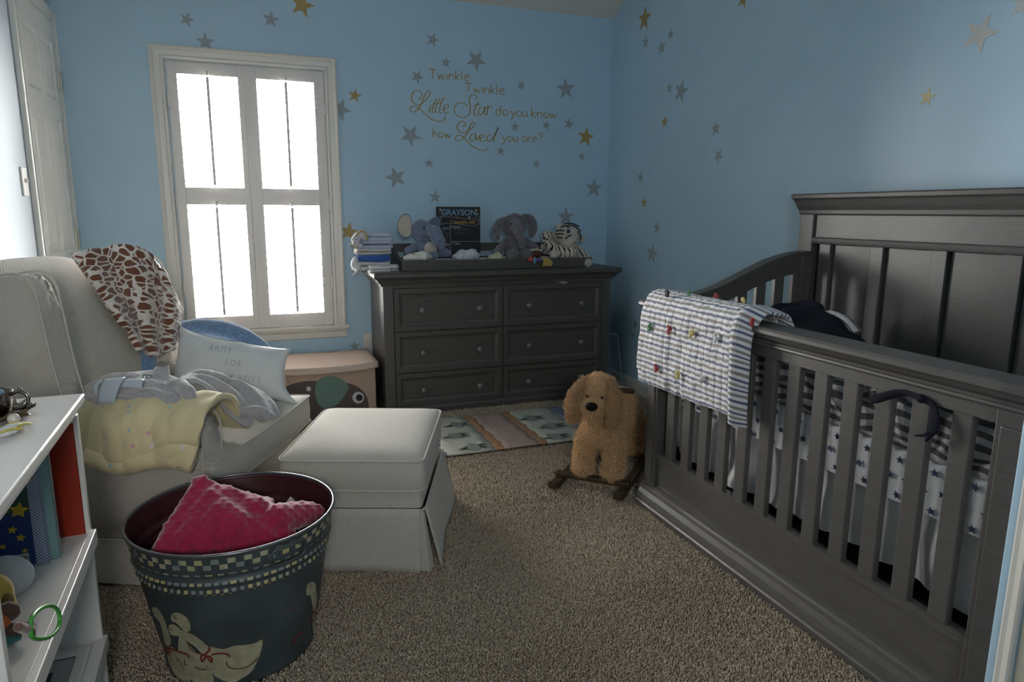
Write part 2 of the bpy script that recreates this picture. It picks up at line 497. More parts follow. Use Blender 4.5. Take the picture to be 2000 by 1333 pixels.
def text_mesh(s, size, font=None, spacing=1.0, bold=0.0):
    cu = bpy.data.curves.new('t', 'FONT'); cu.body = s; cu.size = size; cu.align_x = 'CENTER'; cu.space_character = spacing; cu.offset = bold
    o = bpy.data.objects.new('t', cu); COL.objects.link(o)
    dg = bpy.context.evaluated_depsgraph_get()
    me = bpy.data.meshes.new_from_object(o.evaluated_get(dg))
    bpy.data.objects.remove(o)
    return me

def mapped_text(name, s, size, fn, m, parent, sub=2, world=True, spacing=1.0, bold=0.0):
    me = text_mesh(s, size, spacing=spacing, bold=bold)
    bm = bmesh.new(); bm.from_mesh(me)
    bmesh.ops.triangulate(bm, faces=bm.faces[:])
    for _ in range(sub):
        long_ = [e for e in bm.edges if e.calc_length() > size * 0.22]
        if long_: bmesh.ops.subdivide_edges(bm, edges=long_, cuts=1, use_grid_fill=False)
        bmesh.ops.triangulate(bm, faces=bm.faces[:])
    for v in bm.verts: v.co = Vector(fn(v.co.x, v.co.y))

    x = bpy.data.meshes.new(name); bm.to_mesh(x); bm.free()
    return finish(name, x, m, parent, False, world)
# ================================================================== the room
XL, XR, YB, YF = -0.90, 2.32, 4.30, -1.0
T = 0.12
HB = 2.443                                   # eaves height at the back wall
HT = 3.35                                    # flat ceiling height further in
YS = YB - (HT - HB) / 0.53
# back wall around the window opening
WX0, WX1, WZ0, WZ1 = -0.388, 0.438, 0.485, 1.975
bm = bmesh.new()
bx(bm, XL - T, WX0, YB, YB + T, -0.1, HB + 0.3); bx(bm, WX1, XR + T, YB, YB + T, -0.1, HB + 0.3)
bx(bm, WX0, WX1, YB, YB + T, -0.1, WZ0); bx(bm, WX0, WX1, YB, YB + T, WZ1, HB + 0.3)
struct(finish('wall_back', bm, WALL))
struct(box('wall_right', XR, XR + T, YF - T, YB, -0.1, HT + 0.2, WALL, bev=0))
# left wall: door opening y 3.70..4.22
struct(box('wall_left', XL - T, XL, YF - T, YB, -0.1, HT + 0.2, WALLW, bev=0))
bm = bmesh.new()
for x0, x1, z0, z1 in ((XL - T, -0.325, -0.1, HT + 0.2), (0.075, XR + T, -0.1, HT + 0.2), (-0.325, 0.075, -0.1, 1.35), (-0.325, 0.075, 1.67, HT + 0.2)): bx(bm, x0, x1, YF - T, YF, z0, z1)
struct(finish('wall_front', bm, WALL))
bm = bmesh.new(); ringframe(bm, (-0.395, YF, 1.28), (1, 0, 0), (0, 0, 1), (0, 1, 0), 0.54, 0.46, [(0, 0), (0, 0.02), (0.06, 0.012), (0.07, 0.0), (0.07, -0.1)], cap=False)  # added window in the unseen front wall, supplies soft fill light
struct(finish('added_fill_window', bm, TRIM))
bm = bmesh.new(); bx(bm, 1.33, XR, YF, 0.813, 0.0, HT + 0.1, 0.004)
struct(finish('wall_closet', bm, WALL))
bm = bmesh.new()
prism(bm, [(YB + 0.05, HB - 0.0265), (YS, HT), (YF - 0.1, HT), (YF - 0.1, HT + 0.12), (YS, HT + 0.12), (YB + 0.05, HB + 0.12)],
      lambda a, b: (XL - T, a, b), lambda a, b: (XR + T, a, b))
struct(finish('ceiling', bm, CEIL))
floor = struct(box('floor', XL - T, XR + T, YF - T, YB + T, -0.1, 0.0, CARPETB, bev=0))

# ---- baseboards
bbp = [(0, 0), (0.012, 0), (0.012, 0.075), (0.006, 0.09), (0, 0.092)]
bm = bmesh.new(); prism(bm, bbp, lambda a, b: (XL, YB - a, b), lambda a, b: (XR, YB - a, b)); struct(finish('baseboard_back', bm, TRIM))
bm = bmesh.new(); prism(bm, bbp, lambda a, b: (XR - a, 0.82, b), lambda a, b: (XR - a, YB - 0.012, b)); struct(finish('baseboard_right', bm, TRIM))
bm = bmesh.new(); prism(bm, bbp, lambda a, b: (XL + a, YF, b), lambda a, b: (XL + a, 3.58, b)); struct(finish('baseboard_left', bm, TRIM))

# ---- closet casing at the right edge of the view
bm = bmesh.new()
prism(bm, [(0.793, 0), (0.793, 0.006), (0.788, 0.010), (0.780, 0.009), (0.768, 0.012), (0.764, 0.010), (0.764, 0)],
      lambda a, b: (1.33 - b, a, 0.0), lambda a, b: (1.33 - b, a, 2.1))
struct(finish('trim_1', bm, TRIM, smooth=False))
CLOS = mat('closet_door_paint', (0.42, 0.41, 0.33), 0.5)
struct(box('door_2', 1.324, 1.335, 0.0, 0.757, 0.01, 2.08, CLOS, bev=0.002))

# ---- window: casing, sill, shutters
win = bpy.data.objects.new('window_1', None); COL.objects.link(win); win.location = (0.02, YB, 0.42); WM[win.name] = Matrix.Translation(win.location)
struct(win)
bm = bmesh.new()
# U-shaped mitred casing (head and two jambs) profile: outward step, cove, bead
cp = [(0, 0.0), (0, 0.022), (0.008, 0.026), (0.016, 0.020), (0.024, 0.014), (0.048, 0.012), (0.056, 0.018), (0.066, 0.016), (0.072, 0.008), (0.074, -0.02)]
o0 = (-0.468, YB, 0.46)
W_, H_ = 0.976, 1.592
rings = []
for a, hh in cp:
    rings.append([bm.verts.new((x, YB - hh, z)) for x, z in ((-0.468 + a, 0.46), (-0.468 + a, 2.052 - a), (0.508 - a, 2.052 - a), (0.508 - a, 0.46))])
for A, B in zip(rings, rings[1:]):
    for k in range(3): bm.faces.new((A[k], A[k + 1], B[k + 1], B[k]))
finish('casing', bm, TRIM, win)
bm = bmesh.new(); bx(bm, -0.485, 0.525, YB - 0.045, YB + 0.02, 0.468, 0.488, 0.004)
finish('sill', bm, TRIM, win)
bm = bmesh.new()
prism(bm, [(0, 0.468), (0.03, 0.468), (0.026, 0.455), (0.014, 0.447), (0.012, 0.412), (0, 0.405)], lambda a, b: (-0.47, YB - a, b), lambda a, b: (0.51, YB - a, b))
finish('apron', bm, TRIM, win)
bm = bmesh.new()   # reveals
for x0, x1, z0, z1 in ((WX0 - 0.002, WX0 + 0.004, WZ0, WZ1), (WX1 - 0.004, WX1 + 0.002, WZ0, WZ1), (WX0, WX1, WZ0 - 0.001, WZ0 + 0.004), (WX0, WX1, WZ1 - 0.004, WZ1 + 0.002)):
    bx(bm, x0, x1, YB - 0.002, YB + T, z0, z1)
finish('jamb', bm, TRIM, win)
bm = bmesh.new(); bx(bm, WX0 + 0.004, WX1 - 0.004, YB + 0.098, YB + 0.101, WZ0 + 0.004, WZ1 - 0.004)
finish('pane', bm, GLASS, win)
bm = bmesh.new(); bx(bm, WX0 + 0.004, WX1 - 0.004, YB + 0.085, YB + 0.115, 1.215, 1.255, 0.003)
finish('meeting_rail', bm, TRIM, win)

def shutter(x0, x1, ox0, ox1, hinge_x):
    t = bpy.data.objects.new('shutter', None); COL.objects.link(t); t.parent = win; t.matrix_parent_inverse = Matrix.Identity(4)
    WM[t.name] = wm(win)
    y0, y1 = YB - 0.014, YB + 0.014
    bm = bmesh.new()
    z0, z1 = 0.492, 1.970
    bx(bm, x0, ox0, y0, y1, z0, z1, 0.002); bx(bm, ox1, x1, y0, y1, z0, z1, 0.002)
    for a, b in ((1.910, z1), (1.212, 1.308), (z0, 0.570)):
        bx(bm, ox0, ox1, y0 + 0.002, y1 - 0.002, a, b, 0.001)
    finish('shutter_frame', bm, SHUT, t)
    for zb, zt in ((0.570, 1.212), (1.308, 1.910)):
        n = 10; p = (zt - zb) / n
        me0 = None
        for k in range(n):
            zc = zb + p * (k + 0.5)
            if me0 is None:
                bm = bmesh.new()
                poly = [(0.031 * math.cos(a), 0.0042 * math.sin(a)) for a in np.linspace(0, 2 * PI, 13)[:-1]]
                prism(bm, poly, lambda a, b: (ox0 + 0.001, YB + a, zc + b), lambda a, b: (ox1 - 0.001, YB + a, zc + b))
                lo = finish('louver', bm, SHUT, t); base = zc; me0 = lo
            else:
                c = me0.copy(); c.location.z += zc - base; COL.objects.link(c)
        xc = (ox0 + ox1) / 2
        bm = bmesh.new(); bx(bm, xc - 0.0075, xc + 0.0075, YB - 0.045, YB - 0.036, zb + 0.012, zt - 0.012, 0.002)
        ico(bm, (xc, YB - 0.03, zt + 0.006), (0.008, 0.012, 0.014), sub=2)
        bx(bm, xc - 0.006, xc + 0.006, YB - 0.045, YB - 0.012, zt - 0.006, zt + 0.012, 0.002)
        finish('tilt_rod', bm, SHUT, t)
    for zc in (0.75, 1.22, 1.77):
        bm = bmesh.new(); bx(bm, hinge_x - 0.006, hinge_x + 0.006, YB - 0.020, YB - 0.008, zc - 0.035, zc + 0.035, 0.002)
        finish('hinge', bm, SHUT, t)
shutter(WX0 + 0.003, -0.001, -0.338, -0.032, WX0 + 0.002)
shutter(0.001, WX1 - 0.003, 0.067, 0.378, WX1 - 0.002)
bm = bmesh.new(); bx(bm, -0.012, 0.012, YB + 0.016, YB + 0.026, 0.49, 1.972)  # strips added behind the shutters to block light at the gaps
bx(bm, WX0, WX0 + 0.014, YB + 0.016, YB + 0.03, 0.49, 1.975); bx(bm, WX1 - 0.014, WX1, YB + 0.016, YB + 0.03, 0.49, 1.975); bx(bm, WX0, WX1, YB + 0.016, YB + 0.03, WZ0, 0.500); bx(bm, WX0, WX1, YB + 0.016, YB + 0.03, 1.962, WZ1)
finish('added_gap_blocker', bm, SHUT, win)

# ---- panel door on the left wall (closed, hinged near the corner)
door = bpy.data.objects.new('door_1', None); COL.objects.link(door); door.location = (XL, 3.96, 0); WM[door.name] = Matrix.Translation(door.location)
struct(door)
DY0, DY1, DZ = 3.66, 4.262, 2.105
bm = bmesh.new()
bx(bm, XL, XL + 0.004, DY0, DY1, 0.01, DZ)
lays = [(3.715, 3.93), (3.985, 4.20)]
rows = [(0.24, 0.80), (0.98, 1.62), (1.72, 2.00)]
bx(bm, XL + 0.002, XL + 0.014, DY0, DY0 + 0.055, 0.01, DZ); bx(bm, XL + 0.002, XL + 0.014, 3.93, 3.985, 0.01, DZ); bx(bm, XL + 0.002, XL + 0.014, 4.20, DY1, 0.01, DZ)
zz = [0.01] + [v for r in rows for v in r] + [DZ]
for a, b in zip(zz[0::2], zz[1::2]):
    for y0, y1 in lays: bx(bm, XL + 0.002, XL + 0.014, y0, y1, a, b)
finish('door_slab', bm, DOORM, door)
for y0, y1 in lays:
    for z0, z1 in rows:
        bm = bmesh.new()
        ringframe(bm, (XL + 0.003, y0, z0), (0, 1, 0), (0, 0, 1), (1, 0, 0), y1 - y0, z1 - z0, [(0, 0.011), (0.008, 0.004), (0.018, 0.002), (0.040, 0.009), (0.042, 0.009)])
        finish('door_panel', bm, DOORM, door)
bm = bmesh.new()
prism(bm, [(0, 0), (0, 0.02), (0.012, 0.022), (0.03, 0.015), (0.055, 0.012), (0.06, 0.0)], lambda a, b: (XL + b, DY0 - 0.065 + a, 0), lambda a, b: (XL + b, DY0 - 0.065 + a, 2.17 - a))
prism(bm, [(0, 0), (0, 0.02), (0.010, 0.022), (0.02, 0.015), (0.030, 0.012), (0.034, 0.0)], lambda a, b: (XL + b, YB - 0.001 - a, 0), lambda a, b: (XL + b, YB - 0.001 - a, 2.17 - a))
prism(bm, [(0, 0), (0, 0.02), (0.012, 0.022), (0.03, 0.015), (0.055, 0.012), (0.06, 0.0)], lambda a, b: (XL + b, DY0 - 0.065 + a, 2.17 - a), lambda a, b: (XL + b, YB - 0.001 - a * 0.57, 2.17 - a))
finish('door_casing', bm, DOORM, door)
for zc in (0.25, 1.03, 1.83):
    bm = bmesh.new(); bx(bm, XL + 0.008, XL + 0.020, DY1 - 0.012, DY1 + 0.010, zc - 0.045, zc + 0.045, 0.002)
    tube(bm, [(XL + 0.022, DY1 + 0.001, zc - 0.048), (XL + 0.022, DY1 + 0.001, zc + 0.048)], 0.006, 8)
    finish('hinge', bm, METW, door)

# ---- light switch on the left wall
p0 = PX(46, 355, XL)
t = thing('light_switch', 'white toggle light switch plate on the wall left of the panel door', 'switch', (XL, p0[1], p0[2]))
box('switch_plate', XL, XL + 0.007, p0[1] - 0.037, p0[1] + 0.037, p0[2] - 0.06, p0[2] + 0.06, DOORM, t, 0.002)
bm = bmesh.new(); bx(bm, XL + 0.005, XL + 0.018, p0[1] - 0.005, p0[1] + 0.005, p0[2] - 0.004, p0[2] + 0.012, 0.002); finish('toggle', bm, DOORM, t)
# ---- wall outlet left of the dresser
t = thing('wall_outlet', 'pale wall outlet plate beside the left side of the dresser', 'outlet', (0.647, YB, 0.365))
box('cover_plate', 0.610, 0.665, YB - 0.006, YB, 0.31, 0.42, TRIM, t, 0.002)
for z_ in (0.325, 0.375): box('socket', 0.625, 0.650, YB - 0.009, YB - 0.005, z_, z_ + 0.030, WHITEL, t, 0.003)

# ================================================================== wall stars
stars = [
 # wall, px, py, half-height px, kind, rotation, label
 ('B', 365, 38, 15, 's', 0.35, 'small silver star sticker, the one farthest left on the back wall'),
 ('B', 401, 82, 18, 's', 0.0, 'silver star sticker touching the top of the window casing'),
 ('B', 529, 38, 17, 's', 0.12, 'grey silver star sticker above the window, left of the big gold star'),
 ('B', 590, 10, 25, 'g', 0.25, 'large gold star sticker above the right half of the window'),
 ('B', 693, 187, 14, 'g', 0.2, 'small gold star sticker just right of the window, upper part'),
 ('B', 664, 214, 23, 's', 0.4, 'large pale silver star sticker half hidden by the right window casing'),
 ('B', 845, 78, 14, 's', 0.3, 'silver star sticker above the first word of the wall lettering, topmost of its cluster'),
 ('B', 930, 118, 22, 's', 0.55, 'large silver star sticker right above the second Twinkle'),
 ('B', 871, 122, 11, 's', 0.1, 'tiny silver star sticker directly above the first Twinkle'),
 ('B', 815, 150, 14, 's', 0.45, 'silver star sticker left of the first Twinkle'),
 ('B', 1018, 167, 10, 's', 0.5, 'tiny silver star sticker right of the second Twinkle'),
 ('B', 1105, 174, 21, 's', -0.1, 'large silver star sticker at upper right of the wall lettering'),
 ('B', 1006, 248, 10, 's', 0.1, 'tiny faint silver star sticker under the word you'),
 ('B', 1067, 245, 10, 's', 0.3, 'tiny silver star sticker under the word know'),
 ('B', 1111, 242, 12, 's', 0.15, 'small silver star sticker above and left of the gold star near the corner'),
 ('B', 1144, 268, 19, 'g', 0.15, 'large gold star sticker on the back wall near the room corner'),
 ('B', 802, 265, 22, 's', 0.55, 'large silver star sticker left of the word how'),
 ('B', 978, 295, 10, 's', 0.1, 'tiny silver star sticker below the swash of Loved'),
 ('B', 1048, 320, 9, 's', 0.3, 'tiny faint silver star sticker below the question mark'),
 ('B', 1136, 306, 9, 's', -0.1, 'tiny silver star sticker just under the gold star near the corner'),
 ('B', 838, 319, 10, 's', 0.0, 'tiny silver star sticker high above the blue toy elephant'),
 ('B', 773, 347, 22, 's', -0.3, 'large silver star sticker between the window and the chalkboard, above the folded cloths'),
 ('B', 850, 385, 13, 's', 0.1, 'small silver star sticker right above the chalkboard'),
 ('B', 1160, 368, 19, 's', 0.05, 'large silver star sticker near the corner, above the toy tiger on the right'),
 ('B', 1105, 424, 19, 's', 0.0, 'silver star sticker directly behind the head of the toy tiger'),
 ('B', 681, 453, 19, 'g', 0.2, 'gold star sticker behind the stack of folded cloths'),
 ('B', 693, 677, 11, 's', -0.1, 'dark silver star sticker low on the wall over the storage box'),
 ('R', 1259, 37, 24, 'g', 0.1, 'tall gold star sticker high on the right wall next to the corner'),
 ('R', 1261, 82, 13, 's', 0.1, 'small silver star sticker just under the high gold star by the corner'),
 ('R', 1292, 94, 14, 's', -0.1, 'small silver star sticker, lowest of the three under the high gold star'),
 ('R', 1310, 67, 11, 's', 0.05, 'tiny silver star sticker right of the high gold star by the corner'),
 ('R', 1308, 172, 11, 's', 0.2, 'tiny silver star sticker touching the left of the large silver star'),
 ('R', 1330, 178, 24, 's', 0.3, 'large silver star sticker in the upper left of the right wall'),
 ('R', 1298, 238, 12, 'g', 0.0, 'tiny gold star sticker below the large silver star of the right wall'),
 ('R', 1398, 251, 15, 's', -0.1, 'upper of the two pale silver star stickers in the middle of the right wall'),
 ('R', 1403, 305, 15, 's', 0.6, 'lower of the two pale silver star stickers in the middle of the right wall'),
 ('R', 1251, 347, 12, 's', 0.2, 'small silver star sticker by the corner, above a tiny gold one'),
 ('R', 1258, 396, 11, 'g', -0.1, 'tiny gold star sticker by the corner, above the crib blanket'),
 ('R', 1283, 446, 13, 's', 0.05, 'small silver star sticker on the right wall above the largest low one'),
 ('R', 1274, 496, 20, 's', 0.15, 'silver star sticker on the right wall right above the end of the crib rail'),
 ('R', 1241, 634, 10, 's', 0.1, 'tiny dark silver star sticker left of the crib blanket, upper of two'),
 ('R', 1237, 655, 8, 's', 0.2, 'tiny dark silver star sticker left of the crib blanket, lower of two'),
 ('R', 1452, -3, 19, 'g', 0.3, 'gold star sticker cut by the top edge of the picture, right wall'),
 ('R', 1914, 66, 38, 's', 0.45, 'largest silver glitter star sticker, high on the right wall over the headboard'),
 ('R', 1811, 190, 18, 'g', 0.2, 'gold star sticker on the right wall above the crib headboard'),
 ('R', 1998, 8, 26, 's', 0.3, 'silver glitter star sticker in the upper right corner of the picture'),
]
for wl, px, py, hh, kd, rot, lab in stars:
    if wl == 'B':
        c = PY(px, py, YB); a = PY(px, py - hh, YB); r = abs(a[2] - c[2]) * 1.06
        f = lambda u, v: (c[0] + u, YB - 0.0012, c[2] + v); tv = (0, 0.0012, 0)
    else:
        c = PX(px, py, XR); a = PX(px, py - hh, XR); r = abs(a[2] - c[2]) * 1.06
        f = lambda u, v: (XR - 0.0012, c[1] - u, c[2] + v); tv = (0.0012, 0, 0)
    bm = bmesh.new(); flat_poly(bm, [f(u, v) for u, v in star_pts(r, rot)], tv)
    o = finish('wall_star', bm, (GOLDL if px > 1700 else GOLD) if kd == 'g' else (SILVL if px > 1700 else SILV))
    tag(o, lab, 'wall sticker', 'star stickers on the walls')

# ================================================================== wall lettering
let = thing('wall_lettering', 'gold painted nursery rhyme lettering across the blue back wall', 'lettering', (1.35, YB, 1.6))
def LW(p):                                    # tracing grid -> wall plane
    q = PY(760 + p[0] / 5.5556, 120 + p[1] / 5.5556, YB); return (q[0], YB - 0.0014, q[2])
GLY = {
 'T': [[(0, 1.48), (.1, 1.6), (.5, 1.56), (1.0, 1.62)], [(.5, 1.58), (.46, .8), (.5, 0)]],
 'w': [[(0, .95), (.12, .5), (.25, .05), (.45, .75), (.68, .05), (.85, .5), (.98, 1)]],
 'i': [[(.05, .95), (.05, 0)], [(.08, 1.32), (.05, 1.4)]],
 'n': [[(0, 1), (0, 0)], [(0, .55), (.25, .92), (.5, .9), (.58, .5), (.6, 0)]],
 'k': [[(0, 1.75), (0, 0)], [(.55, .98), (.03, .45), (.25, .3), (.62, 0)]],
 'l': [[(.03, 1.75), (0, .9), (.03, .1), (.15, .02)]],
 'e': [[(.05, .5), (.6, .6), (.52, .92), (.3, 1), (.05, .75), (.02, .35), (.25, .02), (.65, .15)]],
 'd': [[(.6, .8), (.35, 1), (.05, .7), (.05, .25), (.3, 0), (.58, .3)], [(.68, 1.7), (.6, .8), (.62, 0)]],
 'o': [[(.35, 1), (.08, .8), (.03, .35), (.3, 0), (.6, .25), (.64, .7), (.35, 1)]],
 'y': [[(0, 1), (.1, .6), (.35, .25)], [(.7, 1), (.4, .2), (.1, -.5), (-.05, -.6)]],
 'u': [[(0, 1), (0, .4), (.15, .03), (.4, .05), (.6, .5)], [(.62, 1), (.6, .4), (.68, 0)]],
 'h': [[(0, 1.7), (0, 0)], [(0, .5), (.25, .9), (.5, .85), (.56, .4), (.6, 0)]],
 'a': [[(.55, .85), (.3, 1), (.05, .7), (.04, .25), (.28, 0), (.55, .35)], [(.58, 1), (.56, .4), (.66, 0)]],
 'r': [[(0, 1), (0, 0)], [(0, .5), (.2, .88), (.5, .92)]],
 '?': [[(0, 1.3), (.2, 1.65), (.55, 1.55), (.55, 1.15), (.25, .8), (.25, .45)], [(.25, .1), (.27, 0)]],
 "G": [],
}
ADV = {'T': 1.1, 'w': 1.2, 'i': .32, 'n': .85, 'k': .8, 'l': .38, 'e': .85, 'd': .9, 'o': .85, 'y': .85, 'u': .9, 'h': .85, 'a': .88, 'r': .7, '?': .7, ' ': .6}
def word(name, s, x0, x1, b0, b1, xh, wd):
    tot = sum(ADV[c] for c in s); k = (x1 - x0) / (tot - 0.2)
    bm = bmesh.new(); x = 0
    for c in s:
        for st in GLY.get(c, []):
            pts = []
            for p in spline([(a, b, 0) for a, b in st], 5):
                cx = x0 + (x + p.x) * k; fr = (cx - x0) / (x1 - x0)
                pts.append(LW((cx, b0 + (b1 - b0) * fr - p.y * xh)))
            n = len(pts)
            ribbon(bm, pts, [wd * (0.75 + 0.45 * math.sin(PI * min(i / max(n - 1, 1) * 1.15, 1))) for i in range(n)], (0, -1, 0))
        x += ADV[c]
    x_ = bpy.data.meshes.new(name); bm.to_mesh(x_); bm.free()
    return finish(name, x_, GOLD, let)
word('word', 'Twinkle', 432, 872, 187, 212, 64, .0056)
word('word', 'Twinkle', 822, 1250, 335, 362, 64, .0056)
word('word', 'do', 1158, 1285, 585, 590, 62, .0060)
word('word', 'you', 1322, 1500, 595, 604, 62, .0060)
word('word', 'know', 1545, 1820, 606, 622, 62, .0060)
word('word', 'how', 475, 670, 825, 834, 58, .0056)
word('word', 'you', 1228, 1400, 870, 874, 60, .0056)
word('word', 'are?', 1440, 1655, 876, 884, 60, .0056)
scripts = {
 'Little': [[(310,410),(345,400),(355,350),(320,318),(275,325),(245,370),(245,420),(280,460),(330,468),(380,440),(420,390),(445,345),(430,322),(405,335),(380,385),(355,450),(320,510),(270,550),(235,540),(230,505),(265,487),(320,505),(380,560),(450,620),(520,650),(575,650),(605,620),(605,590)],
            [(452,478),(432,545),(450,556)], [(452,424),(458,430)], [(515,405),(482,470),(465,545),(490,552)], [(552,405),(515,470),(500,545),(525,552)], [(465,465),(560,455)],
            [(612,405),(585,400),(555,480),(545,545),(570,560)], [(590,525),(640,500),(635,470),(600,480),(588,530),(610,562),(650,552)]],
 'Star': [[(945,410),(950,380),(920,362),(885,375),(870,430),(880,500),(870,570),(820,608),(760,600),(715,560),(705,510),(730,465),(780,448),(830,465),(842,490)],
          [(968,440),(935,500),(918,560),(938,585),(960,575)], [(912,478),(990,465)], [(1020,500),(985,505),(965,545),(985,582),(1018,552),(1042,490),(1030,560),(1048,582)],
          [(1070,480),(1062,582)], [(1065,532),(1082,495),(1106,486),(1116,500)]],
 'Loved': [[(790,705),(825,700),(820,660),(785,652),(745,680),(740,730),(770,770),(820,775),(880,740),(925,690),(920,665),(895,670),(870,720),(840,790),(800,840),(755,865),(720,850),(725,815),(770,800),(830,850),(890,910),(960,955),(1030,965),(1070,940),(1075,920)],
           [(900,790),(875,830),(885,860),(915,860),(935,820),(925,790),(900,790)], [(940,790),(952,858),(985,800)], [(985,840),(1025,815),(1020,795),(990,805),(985,850),(1010,870),(1050,850)],
           [(1108,800),(1070,810),(1062,850),(1088,870),(1125,830),(1185,720),(1165,760),(1130,850),(1148,872)]]}
for wname, strokes in scripts.items():
    bm = bmesh.new()
    for st in strokes:
        P = spline([(a, b, 0) for a, b in st], 6); n = len(P)
        pts = [LW((p.x, p.y)) for p in P]
        ws = []
        for i in range(n):
            d = P[min(i + 1, n - 1)] - P[max(i - 1, 0)]
            ws.append(.0042 + .0035 * abs(d.y) / (d.length + 1e-6) * (1 if d.y > 0 else .6))
        ribbon(bm, pts, ws, (0, -1, 0))
    x_ = bpy.data.meshes.new('word'); bm.to_mesh(x_); bm.free()
    finish('word', x_, GOLD, let)

# ================================================================== dresser
DX0, DX1, DYF, DYB = 0.663, 2.110, 3.84, 4.275
dr = thing('dresser', 'wide dark grey six-drawer dresser against the blue back wall', 'dresser', (1.386, 4.05, 0))
box('carcass', DX0, DX1, DYF + 0.004, DYB, 0.02, 0.765, WOODX, dr, 0.003)
for x0, x1 in ((DX0, 0.722), (2.056, DX1)): box('stile', x0, x1, DYF - 0.006, DYF + 0.02, 0.02, 0.765, WOOD, dr, 0.003)
box('rail', 0.722, 2.056, DYF - 0.002, DYF + 0.02, 0.752, 0.767, WOODX, dr, 0.001)
bm = bmesh.new()
cr = [(0.0, 0.762), (0.010, 0.764), (0.012, 0.776), (0.022, 0.782), (0.032, 0.800), (0.048, 0.812), (0.054, 0.818), (0.054, 0.836), (0.048, 0.842), (-0.02, 0.842)]
rings = []
for a, z in cr:
    rings.append([bm.verts.new(p) for p in ((DX0 - a, DYB, z), (DX0 - a, DYF - a, z), (DX1 + a, DYF - a, z), (DX1 + a, DYB, z))])
for A, B in zip(rings, rings[1:]):
    for k in range(3): bm.faces.new((A[k], A[k + 1], B[k + 1], B[k]))
bm.faces.new(rings[-1]); bm.faces.new(rings[0][::-1])
bm.faces.new([r[0] for r in rings]); bm.faces.new([r[3] for r in rings][::-1])
finish('top', bm, WOODX, dr)
bm = bmesh.new()
bp_ = [(0, 0.0), (0.018, 0.0), (0.018, 0.035), (0.012, 0.050), (0.004, 0.056), (0, 0.058)]
rings = []
for a, z in bp_: rings.append([bm.verts.new(p) for p in ((DX0 - a, DYB, z), (DX0 - a, DYF - a, z), (DX1 + a, DYF - a, z), (DX1 + a, DYB, z))])
for A, B in zip(rings, rings[1:]):
    for k in range(3): bm.faces.new((A[k], A[k + 1], B[k + 1], B[k]))
finish('base_molding', bm, WOODX, dr)
cols_ = [(0.724, 1.378), (1.386, 2.052)]; rws = [(0.500, 0.750), (0.252, 0.496), (0.062, 0.248)]
rws = [(0.502, 0.750), (0.256, 0.498), (0.050, 0.252)]
for x0, x1 in cols_:
    for z0, z1 in rws:
        bm = bmesh.new()
        ringframe(bm, (x0, DYF, z0), (1, 0, 0), (0, 0, 1), (0, -1, 0), x1 - x0, z1 - z0,
                  [(0.001, -0.004), (0.001, 0.010), (0.003, 0.012), (0.028, 0.012), (0.034, 0.007), (0.046, 0.002), (0.050, 0.002), (0.052, 0.004)])
        d = finish('drawer', bm, WOODX, dr)
        for fx in (0.245, 0.775):
            cx = x0 + (x1 - x0) * fx; cz = (z0 + z1) / 2 + (-0.005)
            bm = bmesh.new()
            Mk = Matrix.Translation((cx, DYF - 0.004, cz)) @ Matrix.Rotation(PI / 2, 4, 'X')
            lathe(bm, [(0.014, 0), (0.012, 0.003), (0.007, 0.010), (0.009, 0.016), (0.019, 0.021), (0.021, 0.026), (0.018, 0.031), (0.010, 0.034), (0.001, 0.035)], 20, Mk)
            finish('knob', bm, KNOB, d, smooth=True)

# ---- changing tray on the dresser
TX0, TX1, TY0, TY1, TZ = 0.790, 2.010, 3.90, 4.262, 0.842
tr = thing('changing_tray', 'dark grey open changing tray with slatted back on the dresser top', 'tray', (1.40, 4.08, TZ))
box('front_board', TX0, TX1, TY0, TY0 + 0.018, TZ, 0.902, WOODX, tr, 0.002)
for x in (TX0, TX1 - 0.018):
    bm = bmesh.new()
    prism(bm, [(TY0 + 0.018, TZ), (TY1, TZ), (TY1, 0.958), (TY1 - 0.06, 0.955), (TY0 + 0.10, 0.905), (TY0 + 0.018, 0.902)], lambda a, b: (x, a, b), lambda a, b: (x + 0.018, a, b))
    finish('side_board', bm, WOODX, tr)
bm = bmesh.new(); bx(bm, TX0 + .018, TX1 - .018, TY1 - 0.018, TY1, 0.935, 0.985, 0.003); finish('back_rail', bm, WOODX, tr)
box('back_board', TX0 + .018, TX1 - .018, TY1 - 0.014, TY1 - 0.004, TZ, 0.900, WOODX, tr, 0.001)
box('tray_base', TX0 + .018, TX1 - .018, TY0 + .018, TY1 - .018, TZ, TZ + 0.012, WOODX, tr, 0.001)
LINER = mat('pale_liner', (0.62, 0.66, 0.66), 0.85, noise_amt=0.04, bump=0.3, bump_scale=60)
def lin(u, v):
    x = TX0 + 0.03 + u * (TX1 - TX0 - 0.06); y = TY0 + 0.024 + v * (TY1 - TY0 - 0.05)
    z = 0.882 + 0.012 * noise.noise((x * 7, y * 9, 0.3)) + 0.006 * noise.noise((x * 22, y * 25, 1.3)) + 0.010 * v - 0.012 * (2 * u - 1) ** 4
    return (x, y, z)
o = sheet('changing_pad', lin, 60, 24, WHITEC, None, thick=0.022, offset=-1); tag(o, 'white cloth-covered changing pad lying in the dark tray', 'pad')

# ================================================================== crib
CF, CB, CY0, CY1 = 1.440, 2.150, 0.850, 2.270
cb = thing('crib', 'dark grey convertible wooden crib with tall panelled headboard along the right wall', 'crib', (1.80, 1.56, 0))
